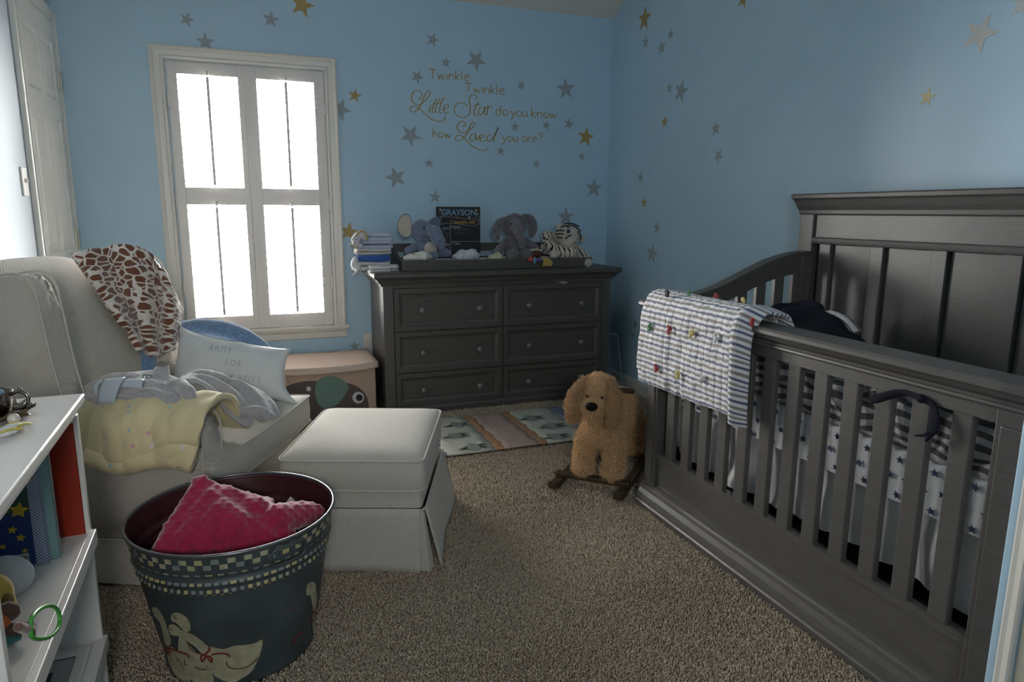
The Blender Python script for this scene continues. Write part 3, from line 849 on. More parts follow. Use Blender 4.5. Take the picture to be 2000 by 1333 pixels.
# front posts
for y0, y1, lab in ((CY1 - 0.070, CY1, 'far'), (CY0, CY0 + 0.078, 'near')):
    bm = bmesh.new(); bx(bm, CF - 0.008, CF + 0.045, y0, y1, 0.0, 0.80, 0.003)
    yy = (y0 + y1) / 2
    bx(bm, CF - 0.013, CF, y0 + 0.014, y1 - 0.014, 0.12, 0.75, 0.003)
    finish('post', bm, WOOD, cb)
# top rail: cap profile swept along y
def yprof(name, prof, y0, y1, m=WOODH, smooth=False):
    bm = bmesh.new(); prism(bm, prof, lambda a, b: (a, y0, b), lambda a, b: (a, y1, b)); return finish(name, bm, m, cb, smooth)
yprof('rail_cap', [(1.402, 0.829), (1.402, 0.839), (1.408, 0.846), (1.505, 0.846), (1.512, 0.838), (1.512, 0.825), (1.49, 0.812), (1.49, 0.80), (1.434, 0.800), (1.430, 0.806), (1.418, 0.812), (1.410, 0.822)], 0.815 + 0.0, CY1 + 0.045)
yprof('rail_bead', [(1.428, 0.794), (1.424, 0.799), (1.428, 0.804), (1.45, 0.804), (1.45, 0.784), (1.430, 0.784), (1.426, 0.789)], 0.83, CY1 + 0.006)
yprof('top_rail', [(1.436, 0.752), (1.436, 0.790), (1.468, 0.790), (1.468, 0.752)], CY0 + 0.07, CY1 - 0.06)
# lower rail, recessed panel, flared base molding
yprof('bottom_rail', [(1.438, 0.225), (1.438, 0.250), (1.470, 0.250), (1.470, 0.225)], CY0 + 0.07, CY1 - 0.06)
yprof('lower_panel', [(1.446, 0.07), (1.446, 0.236), (1.462, 0.236), (1.462, 0.07)], CY0 + 0.07, CY1 - 0.06)
yprof('base_molding', [(1.404, 0.0), (1.404, 0.028), (1.409, 0.033), (1.411, 0.042), (1.416, 0.060), (1.424, 0.078), (1.427, 0.090), (1.434, 0.096), (1.436, 0.108), (1.450, 0.112), (1.450, 0.0)], CY0 + 0.0, CY1 + 0.018)
# side return of the base molding at the far end
bm = bmesh.new(); prism(bm, [(0, 0), (0.036, 0), (0.036, 0.028), (0.031, 0.033), (0.029, 0.042), (0.024, 0.060), (0.016, 0.078), (0.010, 0.096), (0, 0.10)],
      lambda a, b: (CF - 0.010, CY1 - 0.012 + a, b), lambda a, b: (CB, CY1 - 0.012 + a, b)); finish('base_molding', bm, WOODX, cb)
ng = 12; y_a, y_b = CY0 + 0.078, CY1 - 0.070; sw = 0.048; gap = ((y_b - y_a) - ng * sw) / (ng + 1)
s0 = None
for k in range(ng):
    y = y_a + gap + k * (sw + gap)
    if s0 is None:
        s0 = box('slat', 1.443, 1.463, y, y + sw, 0.245, 0.757, WOOD, cb, 0.003); ys0 = y
    else:
        c = s0.copy(); c.location.y += y - ys0; COL.objects.link(c)
# end panels with curved top rail
def end_panel(y):
    pts = [(CF + 0.045, 0.842), (1.58, 0.853), (1.70, 0.882), (1.82, 0.930), (1.94, 0.978), (2.04, 1.004), (2.10, 1.012), (2.142, 1.014)]
    P = [(p.x, p.y) for p in spline([(a, b, 0) for a, b in pts], 5)]
    bm = bmesh.new()
    poly = P + [(a, b - (0.055 + 0.02 * (a - 1.48) / 0.66)) for a, b in reversed(P)]
    prism(bm, poly, lambda a, b: (a, y, b), lambda a, b: (a, y + 0.030, b)); finish('arched_rail', bm, WOODX, cb)
    bm = bmesh.new()
    poly = [(a, b + 0.016) for a, b in P] + [(a, b - 0.002) for a, b in reversed(P)]
    prism(bm, poly, lambda a, b: (a, y - 0.012, b), lambda a, b: (a, y + 0.042, b)); finish('arched_cap', bm, WOODX, cb)
    top = lambda x: float(np.interp(x, [a for a, b in P], [b for a, b in P])) - 0.05
    for k in range(7):
        x0 = CF + 0.092 + k * 0.0905
        if x0 + 0.045 > CB - 0.02: continue
        bm = bmesh.new(); prism(bm, [(x0, 0.24), (x0 + 0.045, 0.24), (x0 + 0.045, top(x0 + 0.045)), (x0, top(x0))], lambda a, b: (a, y + 0.006, b), lambda a, b: (a, y + 0.024, b)); finish('slat', bm, WOOD, cb)
    box('end_rail', CF + 0.045, CB, y, y + 0.03, 0.06, 0.25, WOODX, cb, 0.003)
    box('post', CB - 0.045, CB - 0.002, y - 0.004, y + 0.034, 0.0, 1.02, WOOD, cb, 0.003)
end_panel(CY1 - 0.050); end_panel(CY0 + 0.010)
# headboard
HY0, HY1 = CY0 - 0.0, CY1 + 0.020
for y0 in (HY0, HY1 - 0.075):
    box('headboard_post', CB - 0.004, CB + 0.07, y0, y0 + 0.075, 0.0, 1.180, WOOD, cb, 0.003)
bm = bmesh.new()
prism(bm, [(0, 1.176), (0.006, 1.182), (0.008, 1.196), (0.016, 1.214), (0.024, 1.236), (0.032, 1.244), (0.034, 1.256), (0.028, 1.262), (-0.06, 1.262), (-0.075, 1.25), (-0.075, 1.176)],
      lambda a, b: (CB - a, HY0 - max(a, 0) * 0.0, b), lambda a, b: (CB - a, HY1 + max(a, 0) * 0.9, b))
finish('headboard_cap', bm, WOODH, cb)
box('frieze_board', CB + 0.006, CB + 0.05, HY0 + 0.075, HY1 - 0.082, 1.085, 1.180, WOODH, cb, 0.001)
bm = bmesh.new(); prism(bm, [(-0.002, 1.060), (0.008, 1.064), (0.010, 1.072), (0.006, 1.084), (0.0, 1.088), (-0.03, 1.088), (-0.03, 1.060)], lambda a, b: (CB - a, HY0 + 0.075, b), lambda a, b: (CB - a, HY1 - 0.078, b)); finish('headboard_rail', bm, WOODH, cb)
box('headboard_backing', CB + 0.040, CB + 0.055, HY0 + 0.07, HY1 - 0.07, 0.2, 1.10, WOOD, cb, 0)
g = [2.118, 1.871, 1.622, 1.380, 1.135]
edges_ = [HY1 - 0.078] + g + [HY0 + 0.078]
for a in g:
    bm = bmesh.new(); bx(bm, CB, CB + 0.03, a, a + 0.058, 0.22, 1.064, 0.003); finish('stile', bm, WOOD, cb)
for k in range(len(g)):
    y1 = g[k] - 0.004; y0 = (g[k + 1] + 0.058) if k + 1 < len(g) else HY0 + 0.078
    bm = bmesh.new(); bx(bm, CB + 0.014, CB + 0.035, y0 - 0.004, y1, 0.22, 1.064, 0.004); finish('headboard_panel', bm, WOOD, cb)
box('back_rail', CB - 0.002, CB + 0.04, HY0 + 0.07, HY1 - 0.07, 0.10, 0.24, WOODH, cb, 0.003)

# ---- mattress, sheet, skirt
ma = thing('crib_mattress', 'white crib mattress in a fitted sheet printed with navy stars', 'mattress', (1.81, 1.56, 0.46))
MX0, MX1, MY0, MY1 = 1.492, 2.13, 0.905, 2.195
def star_sheet(u, v):
    # v: 0 at bottom of near side face -> over edge -> top to the back
    s = v * 0.80; y = MY0 + u * (MY1 - MY0)
    zt = 0.600 - 0.002
    if s < 0.125: x, z = MX0, zt - 0.135 + s
    elif s < 0.155:
        a = (s - 0.125) / 0.03 * PI / 2; x, z = MX0 + 0.018 * (1 - math.cos(a)), zt - 0.010 + 0.012 * math.sin(a)
    else: x, z = MX0 + 0.018 + (s - 0.155) * 0.95, zt + 0.002
    wv = 0.003 * noise.noise((y * 11, z * 10, 2)) + 0.0016 * noise.noise((y * 45, z * 25, 5))
    return (x - abs(wv), y, z + wv)
box('mattress_core', MX0 + .006, MX1, MY0 + 0.004, MY1 - 0.004, 0.462, 0.597, WHITEC, ma, 0.02, 3)
SHT = mat('white_star_cotton', (0.74, 0.74, 0.76), 0.8, bump=0.2, bump_scale=40)
sh = sheet('fitted_sheet', star_sheet, 150, 50, SHT, ma)
NAVY = mat('navy_print', (0.03, 0.035, 0.11), 0.7)
bm = bmesh.new(); rs = random.Random(4)
for i in range(26):
    for j in range(3):
        y = MY0 + 0.03 + i * 0.049 + (0.025 if j % 2 else 0) + rs.uniform(-.004, .004); z = 0.478 + j * 0.048 + rs.uniform(-.005, .005)
        if y > MY1 - 0.02 or z > 0.59: continue
        flat_poly(bm, [(MX0 - 0.0062, y - a, z + b) for a, b in star_pts(0.0105, rs.uniform(-.4, .4), 0.42)], (0.002, 0, 0))
o = finish('printed_stars', bm, NAVY, sh); o['kind'] = 'stuff'
SKM = mat('white_satin_skirt', (0.66, 0.65, 0.65), 0.42, bump=0.15, bump_scale=30, spec=0.6)
def skirt(u, v):
    y = MY0 + u * (MY1 - MY0); z = 0.475 - v * 0.21
    f = 0.5 + 0.5 * v
    x = 1.500 + 0.010 * f * math.sin(y * 52 + 2.5 * math.sin(y * 9)) + 0.006 * f * math.sin(y * 23 + 1) + 0.008 * noise.noise((y * 9, z * 9, 1)) * 2 + 0.006 * f * noise.noise((y * 30, z * 12, 4))
    return (x + 0.012, y, z + 0.012 * math.sin(y * 6) * v)
o = sheet('bed_skirt', skirt, 260, 24, SKM, None); tag(o, 'white satin crib skirt hanging in soft folds below the star sheet', 'bed skirt')
box('mattress_platform', 1.53, 2.13, 0.90, 2.20, 0.440, 0.460, mat('spring_platform', (0.05, 0.05, 0.05), 0.7), cb, 0.002)
# dark things stored under the crib
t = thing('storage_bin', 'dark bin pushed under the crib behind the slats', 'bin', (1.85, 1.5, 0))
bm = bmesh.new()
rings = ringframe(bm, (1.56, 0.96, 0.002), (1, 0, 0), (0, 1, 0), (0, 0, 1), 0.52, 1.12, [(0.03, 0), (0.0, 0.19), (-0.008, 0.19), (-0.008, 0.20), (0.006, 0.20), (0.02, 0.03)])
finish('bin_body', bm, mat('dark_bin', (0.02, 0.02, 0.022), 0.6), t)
# ================================================================== glider chair
CA = math.radians(-25.2)
ch = thing('glider_chair', 'cream patterned upholstered glider armchair in front of the window', 'armchair', (-0.17, 2.15, 0), CA)
CW = 0.80
def CHP(px, py, v):
    """pixel on the vertical plane at width v of the chair -> chair coordinates"""
    r = _ray(px, py); f = (math.cos(CA), math.sin(CA)); g_ = (-math.sin(CA), math.cos(CA)); O = (-0.17, 2.15)
    t = (v + O[0] * g_[0] + O[1] * g_[1]) / (r[0] * g_[0] + r[1] * g_[1])
    x, y, z = t * r[0] - O[0], t * r[1] - O[1], HC + t * r[2]
    return (x * f[0] + y * f[1], v, z)
def cpart(name, bm, m=None, smooth=True, parent=None):
    return finish(name, bm, m or FAB, parent or ch, smooth, world=False)
def rbox(name, x0, x1, y0, y1, z0, z1, bev=0.02, seg=4, m=None, parent=None):
    bm = bmesh.new(); bx(bm, x0, x1, y0, y1, z0, z1, bev, seg); return cpart(name, bm, m, True, parent)
rbox('base', -0.72, -0.035, 0.008, CW - 0.008, 0.16, 0.34, 0.012)
bm = bmesh.new()      # skirt with a slight flare
ring0 = [(-0.74, 0.0), (-0.02, 0.0), (-0.02, CW), (-0.74, CW)]
for (z0, e0), (z1, e1) in (((0.165, 0.002), (0.022, 0.012)),):
    A = [bm.verts.new((x + (e0 if x > -.5 else -e0), y + (e0 if y > .4 else -e0), z0)) for x, y in ring0]
    B = [bm.verts.new((x + (e1 if x > -.5 else -e1), y + (e1 if y > .4 else -e1), z1)) for x, y in ring0]
    for k in range(4): bm.faces.new((A[k], A[(k + 1) % 4], B[(k + 1) % 4], B[k]))
o = cpart('skirt', bm, smooth=False); o.modifiers.new('thickness', 'SOLIDIFY').thickness = 0.006
bm = bmesh.new(); tube(bm, [(-0.74, -0.004, 0.168), (-0.018, -0.004, 0.168), (-0.014, 0.0, 0.168), (-0.014, CW, 0.168)], 0.003, 6); cpart('piping', bm, PIPE)
# dark glider mechanism below
DARK = mat('dark_metal', (0.03, 0.03, 0.03), 0.5)
rbox('glider_base', -0.62, -0.12, 0.12, CW - 0.12, 0.0, 0.15, 0.01, 2, DARK)
# arms
for y0, y1 in ((0.0, 0.125), (CW - 0.125, CW)):
    bm = bmesh.new()
    sh_ = 0.0 if y0 < 0.3 else -0.075
    poly = [(-0.70, 0.17), (-0.030, 0.17), (-0.024, 0.30), (-0.020, 0.45), (-0.022, 0.530), (-0.036, 0.556), (-0.065, 0.565), (-0.40, 0.575), (-0.70, 0.58)]
    poly = [(a + (sh_ if a > -.6 else 0), b) for a, b in poly]
    prism(bm, poly, lambda a, b: (a, y0, b), lambda a, b: (a, y1, b))
    bmesh.ops.bevel(bm, geom=bm.edges[:], offset=0.012, segments=3, affect='EDGES')
    a_ = cpart('arm', bm)
    bm = bmesh.new()
    for yy in (y0 + 0.004, y1 - 0.004):
        tube(bm, spline([(a + sh_, yy, b) for a, b in ((-0.026, 0.32), (-0.017, 0.45), (-0.019, 0.53), (-0.036, 0.559), (-0.07, 0.569), (-0.38, 0.580))], 5), 0.0035, 6)
    cpart('piping', bm, PIPE, parent=a_)
# seat cushion, T-shaped, crowned
def cushion(name, outline, z0, z1, crown, parent, m=None, r=0.012, n=4):
    """boxed cushion with crowned top from a 2D outline (local coords)"""
    P = [Vector((a, b, 0)) for a, b in outline]
    cx = sum(p.x for p in P) / len(P); cy = sum(p.y for p in P) / len(P)
    bm = bmesh.new(); rings = []
    def ring(sc, z, off=0):
        out = []
        for p in P:
            q = Vector((cx + (p.x - cx) * sc, cy + (p.y - cy) * sc, z))
            d = Vector((p.x - cx, p.y - cy, 0)).normalized() * off
            out.append(bm.verts.new(q + d))
        return out
    rings.append(ring(0.85, z0, 0)); rings.append(ring(0.99, z0, 0)); rings.append(ring(1, z0 + r * 0.6, 0)); rings.append(ring(1, (z0 + z1) / 2, 0.004)); rings.append(ring(1, z1 - r * 0.4, 0))
    for s, h in ((0.985, 0.10), (0.94, 0.36), (0.86, 0.62), (0.72, 0.82), (0.5, 0.95), (0.25, 1.0)): rings.append(ring(s, z1 + crown * h, 0))
    for A, B in zip(rings, rings[1:]):
        k_ = len(A)
        for k in range(k_): bm.faces.new((A[k], A[(k + 1) % k_], B[(k + 1) % k_], B[k]))
    bm.faces.new(rings[0][::-1]); c = bm.verts.new((cx, cy, z1 + crown))
    for k in range(len(P)): bm.faces.new((rings[-1][k], rings[-1][(k + 1) % len(P)], c))
    o = finish(name, bm, m or FAB, parent, True, world=False)
    for z in (z1 + 0.001, z0 + 0.003):
        bm = bmesh.new(); tube(bm, [(p.x + (p.x - cx) * .006, p.y + (p.y - cy) * .006, z) for p in P], 0.0036, 6, closed=True, cap=False)
        finish('piping', bm, PIPE, o, True, world=False)
    return o
def rounded(poly, r=0.02, n=4):
    out = []; k = len(poly)
    for i in range(k):
        p0, p1, p2 = Vector((*poly[i - 1], 0)), Vector((*poly[i], 0)), Vector((*poly[(i + 1) % k], 0))
        a = p1 + (p0 - p1).normalized() * r; b = p1 + (p2 - p1).normalized() * r
        m0 = max(1, int((p1 - p0).length / 0.06))
        for j in range(n + 1):
            t = j / n; q = a * (1 - t) ** 2 + p1 * 2 * t * (1 - t) + b * t * t; out.append((q.x, q.y))
        nx = p2 + (p1 - p2).normalized() * r; mm = max(1, int((nx - b).length / 0.05))
        for j in range(1, mm): q = b.lerp(nx, j / mm); out.append((q.x, q.y))
    return out
tsh = [(-0.60, 0.135), (-0.085, 0.135), (-0.075, 0.01), (0.012, 0.004), (0.026, 0.40), (0.012, CW - 0.004), (-0.075, CW - 0.01), (-0.085, CW - 0.135), (-0.60, CW - 0.135)]
cushion('seat_cushion', rounded(tsh, 0.018), 0.318, 0.424, 0.016, ch)
# back: lofted across the width
def back_section(v):
    s = (v - CW / 2) / (CW / 2 - 0.06)
    top = 1.015 - 0.075 * abs(s) ** 3.2
    wrap = 0.05 * abs(s) ** 3
    f = [(-0.56, 0.40), (-0.575, 0.48), (-0.605, 0.60), (-0.650, 0.72), (-0.705, 0.83), (-0.755, 0.92), (-0.790, 0.975)]
    k = (top - 0.40) / (1.015 - 0.40)
    front = [(a + wrap + (0.022 * (1 - s * s)), 0.40 + (z - 0.40) * k) for a, z in f]
    tt = [(-0.815 + wrap, top - 0.008), (-0.845 + wrap, top + 0.002), (-0.875 + wrap, top - 0.012), (-0.888 + wrap, top - 0.05)]
    bk = [(-0.86 + wrap, 0.80), (-0.80 + wrap * .5, 0.60), (-0.74, 0.40)]
    return front + tt + bk
bm = bmesh.new(); rings = []
for v in np.linspace(0.075, CW - 0.075, 17): rings.append([bm.verts.new((a, v, z)) for a, z in back_section(v)])
for A, B in zip(rings, rings[1:]):
    k_ = len(A)
    for k in range(k_): bm.faces.new((A[k], A[(k + 1) % k_], B[(k + 1) % k_], B[k]))
bm.faces.new(rings[0][::-1]); bm.faces.new(rings[-1])
o = cpart('backrest', bm); md = o.modifiers.new('s', 'SUBSURF'); md.levels = 2; md.render_levels = 2
# wings
for side, (y0, y1) in enumerate(((0.0, 0.088), (CW - 0.088, CW))):
    bm = bmesh.new()
    poly = [(-0.735, 0.50), (-0.440, 0.50), (-0.440, 0.60), (-0.452, 0.66), (-0.468, 0.76), (-0.482, 0.88), (-0.492, 0.945), (-0.512, 0.978), (-0.545, 0.992), (-0.60, 0.985), (-0.68, 0.965), (-0.775, 0.93), (-0.78, 0.80)]
    ws_ = -0.085 * side
    prism(bm, poly, lambda a, b: (max(a + ws_, -.80), y0, b), lambda a, b: (max(a + ws_, -.80), y1, b))
    bmesh.ops.bevel(bm, geom=bm.edges[:], offset=0.010, segments=3, affect='EDGES')
    w_ = cpart('wing', bm)
    bm = bmesh.new()
    for yy in (y0 - 0.0005, y1 + 0.0005):
        tube(bm, spline([(a + ws_, yy, b) for a, b in ((-0.437, 0.55), (-0.437, 0.60), (-0.449, 0.66), (-0.465, 0.76), (-0.479, 0.88), (-0.489, 0.947), (-0.511, 0.981), (-0.545, 0.995), (-0.60, 0.988), (-0.68, 0.968), (-0.70, 0.962))], 4), 0.0035, 6)
    cpart('piping', bm, PIPE, parent=w_)

# ================================================================== ottoman
OA = math.radians(-20.5)
ot = thing('ottoman', 'cream patterned skirted ottoman with a domed cushion in front of the chair', 'ottoman', (0.027, 2.215, 0), OA)
OW, OD = 0.470, 0.585
def orect(e=0.0, r=0.03): return rounded([(-e, -e), (OW + e, -e), (OW + e, OD + e), (-e, OD + e)], r)
cushion('seat_cushion', orect(0, 0.035), 0.285, 0.388, 0.030, ot)
def oring(bm, e, z, r=0.02, dx=0):
    return [bm.verts.new((a + (dx if a > OW / 2 else 0), b, z)) for a, b in rounded([(-e, -e), (OW + e, -e), (OW + e, OD + e), (-e, OD + e)], r)]
bm = bmesh.new()
R = [oring(bm, -0.012, 0.285), oring(bm, -0.010, 0.25), oring(bm, -0.008, 0.225)]
for A, B in zip(R, R[1:]):
    for k in range(len(A)): bm.faces.new((A[k], A[(k + 1) % len(A)], B[(k + 1) % len(A)], B[k]))
finish('band', bm, FAB, ot, True, world=False)
bm = bmesh.new(); tube(bm, [(a, b, 0.226) for a, b in rounded([(-.006 + .0, -.006 + .0), (OW - .0 + .004, -.006), (OW + .004, OD + .004), (-.006, OD + .004)], 0.02)], 0.003, 6, closed=True, cap=False)
finish('piping', bm, PIPE, ot, True, world=False)
def opanel(p0, p1, n, flare, name='skirt_panel', amp=0.006, ph=0.0):
    p0, p1, n = Vector(p0), Vector(p1), Vector(n)
    def fn(u, v):
        q = p0.lerp(p1, u) + n * (flare * v + amp * v * math.sin(u * 7 + ph)) ; return (q.x, q.y, 0.225 - 0.213 * v + 0.004 * v * math.sin(u * 5 + ph))
    return sheet(name, fn, 24, 10, FAB, ot, thick=0.004, su=0.5, sv=0.22, world=False)
opanel((-0.008, -0.008, 0), (OW - 0.012, -0.008, 0), (0, -1, 0), 0.008)
opanel((OW + 0.004, 0.008, 0), (OW + 0.004, OD, 0), (1, 0, 0), 0.045, ph=1.5)
opanel((-0.008, OD + 0.004, 0), (OW, OD + 0.004, 0), (0, 1, 0), 0.01)
opanel((-0.008, 0.0, 0), (-0.008, OD, 0), (-1, 0, 0), 0.004)
bm = bmesh.new()      # kick pleat tucked in the corner
A = [bm.verts.new(p) for p in ((OW - 0.03, 0.0, 0.222), (OW - 0.002, -0.004, 0.222), (OW - 0.002, 0.03, 0.222))]
B = [bm.verts.new(p) for p in ((OW - 0.03, -0.004, 0.012), (OW + 0.016, -0.012, 0.010), (OW + 0.028, 0.03, 0.010))]
for k in range(2): bm.faces.new((A[k], A[k + 1], B[k + 1], B[k]))
o = finish('pleat', bm, FAB, ot, False, world=False); o.modifiers.new('thickness', 'SOLIDIFY').thickness = 0.004
box('frame', 0.02, OW - 0.02, 0.02, OD - 0.02, 0.03, 0.29, DARK, ot, 0.004, world=False)
for a in (0.03, OW - 0.07):
    for b in (0.03, OD - 0.07): box('foot', a, a + 0.04, b, b + 0.04, 0, 0.05, DARK, ot, 0.003, world=False)

# ================================================================== textiles on the chair (chair coordinates -> world)
CM = wm(ch)
def c2w(p): return tuple(CM @ Vector(p))
# giraffe blanket over the far wing
GIR = giraffe_fabric()
toP = [Vector(p) for p in spline([(-0.79, 0.585, 1.015), (-0.74, 0.65, 1.030), (-0.68, 0.72, 1.040), (-0.615, 0.765, 1.010), (-0.565, 0.775, 0.93), (-0.545, 0.785, 0.80)], 8)]
boP = [Vector(p) for p in spline([(-0.600, 0.635, 0.645), (-0.582, 0.65, 0.625), (-0.560, 0.67, 0.612), (-0.540, 0.69, 0.618), (-0.520, 0.72, 0.632), (-0.510, 0.74, 0.66)], 8)]
CAMD = Vector((0.50, -0.86, 0.1))
def gfn(u, v):
    i = u * (len(toP) - 1); k = min(int(i), len(toP) - 2); f = i - k
    a = toP[k].lerp(toP[k + 1], f); b = boP[k].lerp(boP[k + 1], f)
    w1 = v ** 0.85
    q = a.lerp(b, w1)
    q += Vector((-0.02, 0.0, 0.04)) * math.sin(PI * v) * (1 - u) 
    q += Vector((0.035, 0.0, 0.03)) * math.sin(PI * min(1, v * 1.2)) * u * u * (1 if v < 0.83 else 0.6)
    d = 0.058 + 0.034 * math.sin(u * 2 * PI * 2.7 + 1.6 * v) * min(1, 0.35 + v) + 0.016 * noise.noise((u * 6, v * 5, 0)) + 0.006 * noise.noise((u * 14, v * 11, 3))
    return c2w(q + CAMD * d)
o = sheet('giraffe_blanket', gfn, 90, 70, GIR, None, thick=0.014, su=0.34, sv=0.50, offset=-1); uvl = o.data.uv_layers[0].data
for lp in uvl: lp.uv = ((lp.uv[0] / 0.34 - .5) * (0.46 - 0.50 * lp.uv[1]), lp.uv[1])
tag(o, 'brown and white giraffe print plush blanket draped over the chair wing', 'blanket')

# yellow quilt over the near arm
YEL = mat('yellow_quilt', (0.66, 0.57, 0.33), 0.85, noise_amt=0.05, noise_scale=8, bump=0.35, bump_scale=28, sheen=0.2, dist=0.006)
def add_dots(m, scale, cols, rad=0.16):
    nt = m.node_tree; N = nt.nodes; L = nt.links; b = N['Principled BSDF']
    tc = N.new('ShaderNodeTexCoord'); vo = N.new('ShaderNodeTexVoronoi'); vo.inputs['Scale'].default_value = scale; vo.inputs['Randomness'].default_value = 0.75
    L.new(tc.outputs['Object'], vo.inputs['Vector'])
    cr = N.new('ShaderNodeValToRGB'); cr.color_ramp.interpolation = 'CONSTANT'; e = cr.color_ramp.elements
    for i, c in enumerate(cols):
        k = e[i] if i < 2 else e.new(i / len(cols))
        k.position = i / len(cols); k.color = (*c, 1)
    sp = N.new('ShaderNodeSeparateColor'); L.new(vo.outputs['Color'], sp.inputs[0]); L.new(sp.outputs[0], cr.inputs[0])
    lt = math_node(nt, 'LESS_THAN', vo.outputs['Distance'], rad)
    mx = N.new('ShaderNodeMix'); mx.data_type = 'RGBA'; L.new(lt, mx.inputs[0])
    old = b.inputs['Base Color'].links[0].from_socket if b.inputs['Base Color'].links else None
    if old: L.new(old, mx.inputs[6])
    else: mx.inputs[6].default_value = b.inputs['Base Color'].default_value
    L.new(cr.outputs[0], mx.inputs[7]); L.new(mx.outputs[2], b.inputs['Base Color'])
add_dots(YEL, 24, [(0.30, 0.45, 0.60), (0.62, 0.35, 0.40), (0.66, 0.62, 0.60), (0.40, 0.55, 0.50)])
def qpath(off=0.0):
    return spline([(0, 0.235, 0.462), (0, 0.185, 0.500), (0, 0.150, 0.575), (0, 0.10, 0.606), (0, 0.045, 0.612), (0, -0.012, 0.600), (0, -0.040, 0.562), (0, -0.056, 0.50), (0, -0.070, 0.452), (0, -0.078, 0.420), (0, -0.062, 0.402), (0, -0.036, 0.408), (0, -0.020, 0.430), (0, -0.026, 0.452)], 5)
QP = qpath()
def qfn(u, v):
    i = v * (len(QP) - 1); k = min(int(i), len(QP) - 2); p = QP[k].lerp(QP[k + 1], i - k)
    x = -0.315 + 0.335 * u
    hang = max(0.0, (v - 0.40) / 0.6)
    x += -0.035 * hang * (1 - u) - 0.045 * hang * u
    wav = 0.030 * math.sin(u * 2 * PI * 1.15 + 2.4) * hang
    puff = 0.016 * noise.noise((u * 3.5, v * 5, 7)) + 0.007 * noise.noise((u * 9, v * 11, 2)) - 0.008 * math.exp(-((v - .60 - .05 * math.sin(u * 5)) / .015) ** 2)
    y, z = p.y - puff * 1.2, p.z + wav * (1 if v < .86 else -.3) + puff
    if z < 0.56 and y < 0: z = 0.56 - (0.56 - z) * 0.74
    if v < 0.3: z = max(z, 0.462)
    return c2w((x, y, z))
o = sheet('yellow_quilt', qfn, 60, 90, YEL, None, thick=0.020, su=0.35, sv=0.5, offset=-1); tag(o, 'thick yellow baby quilt with tiny hearts folded over the near chair arm', 'quilt')
def q2(u, v):
    P = [(0.13, 0.578), (0.05, 0.588), (-0.010, 0.580), (-0.026, 0.54), (-0.030, 0.48), (-0.034, 0.45), (-0.034, 0.430)]
    i = v * (len(P) - 1); k = min(int(i), len(P) - 2); f = i - k; y = P[k][0] * (1 - f) + P[k + 1][0] * f; z = P[k][1] * (1 - f) + P[k + 1][1] * f
    x = -0.435 + 0.17 * u
    return (x, y - 0.004 * noise.noise((u * 4, v * 5, 2)), z + (0.045 if v > .7 else 0) * 0 + 0.05 * (1 - u) * max(0, v - .6))
sheet('quilt_layer', lambda u, v: c2w(q2(u, v)), 20, 36, YEL, o, thick=0.012, offset=-1)

# grey fleece robe with tags
FLE = mat('grey_fleece', (0.37, 0.355, 0.355), 0.95, noise_amt=0.10, noise_scale=90, bump=0.6, bump_scale=260, sheen=0.7, spec=0.1, dist=0.004)
def cpx(px, py, v, dz=0.0):
    a = CHP(px, py, v); return c2w((a[0], a[1], a[2] + dz))
def fold_disp(co): return 0.004 * noise.noise((co[0] * 28, co[1] * 28, co[2] * 45))
gr = thing('fleece_robe', 'grey fleece baby robe with paper tags lying across chair arm and seat', 'robe', cpx(330, 780, .06))
def lofted(name, pa, pb, nfold, amp, par, su, sv, m=FLE, ph=0.0, seed=0, crown=0.02, nu=50, nv=44, thick=.010):
    A_ = spline([Vector(cpx(*p)) for p in pa], 8); B_ = spline([Vector(cpx(*p)) for p in pb], 8)
    def at(P_, f):
        i = f * (len(P_) - 1); k = min(int(i), len(P_) - 2); return P_[k].lerp(P_[k + 1], i - k)
    up = Vector((-.15, -.45, .88))
    def f(u, v):
        q = at(A_, u).lerp(at(B_, u), v)
        e = min(1, 6 * v, 6 * (1 - v)) ; e2 = min(1, 5 * u, 5 * (1 - u))
        h = crown * math.sin(PI * v) ** .6 * (0.5 + .5 * e2) + amp * math.sin(v * nfold * 2 * PI + ph + 1.3 * math.sin(u * 3 + seed)) * e * (0.6 + .4 * math.sin(u * 4 + seed)) + .012 * noise.noise((u * 4 + seed, v * 4, seed)) + .004 * noise.noise((u * 13, v * 13, seed + 3))
        return q + up * (h + .006)
    return sheet(name, f, nu, nv, m, par, thick=thick, su=su, sv=sv, offset=-1)
body_ = lofted('robe_body', [(172, 790, .06), (215, 797, .01), (280, 793, .0), (330, 796, -.01), (378, 800, -.015)], [(170, 762, .12), (215, 738, .14), (275, 728, .15), (330, 736, .15), (372, 752, .14)], 1.4, .009, gr, .4, .15, seed=2, crown=.022)
lofted('robe_skirt', [(345, 752, .10), (385, 752, .13), (420, 780, .14), (447, 815, .15), (478, 836, .17)], [(372, 733, .28), (432, 742, .34), (490, 755, .36), (530, 780, .36), (548, 812, .30)], 2.6, .014, body_, .4, .25, seed=5, crown=.018, ph=1.0)
blob('sleeve', [('t', [cpx(368, 738, .25), cpx(395, 733, .28), cpx(436, 742, .25)], [.018, .024, .021])], FLE, gr, voxel=0.005, smooth=4, disp=fold_disp)
blob('sleeve', [('t', [cpx(330, 760, .07), cpx(352, 752, .06), cpx(368, 770, .02), cpx(375, 792, .01)], [.020, .022, .022, .015])], FLE, gr, voxel=0.005, smooth=4, disp=fold_disp)
blob('cuff_roll', [('t', [cpx(462, 812, .19), cpx(485, 806, .20), cpx(510, 805, .22), cpx(520, 816, .22)], [.018, .022, .022, .014])], FLE, gr, voxel=0.005, smooth=4, disp=fold_disp)
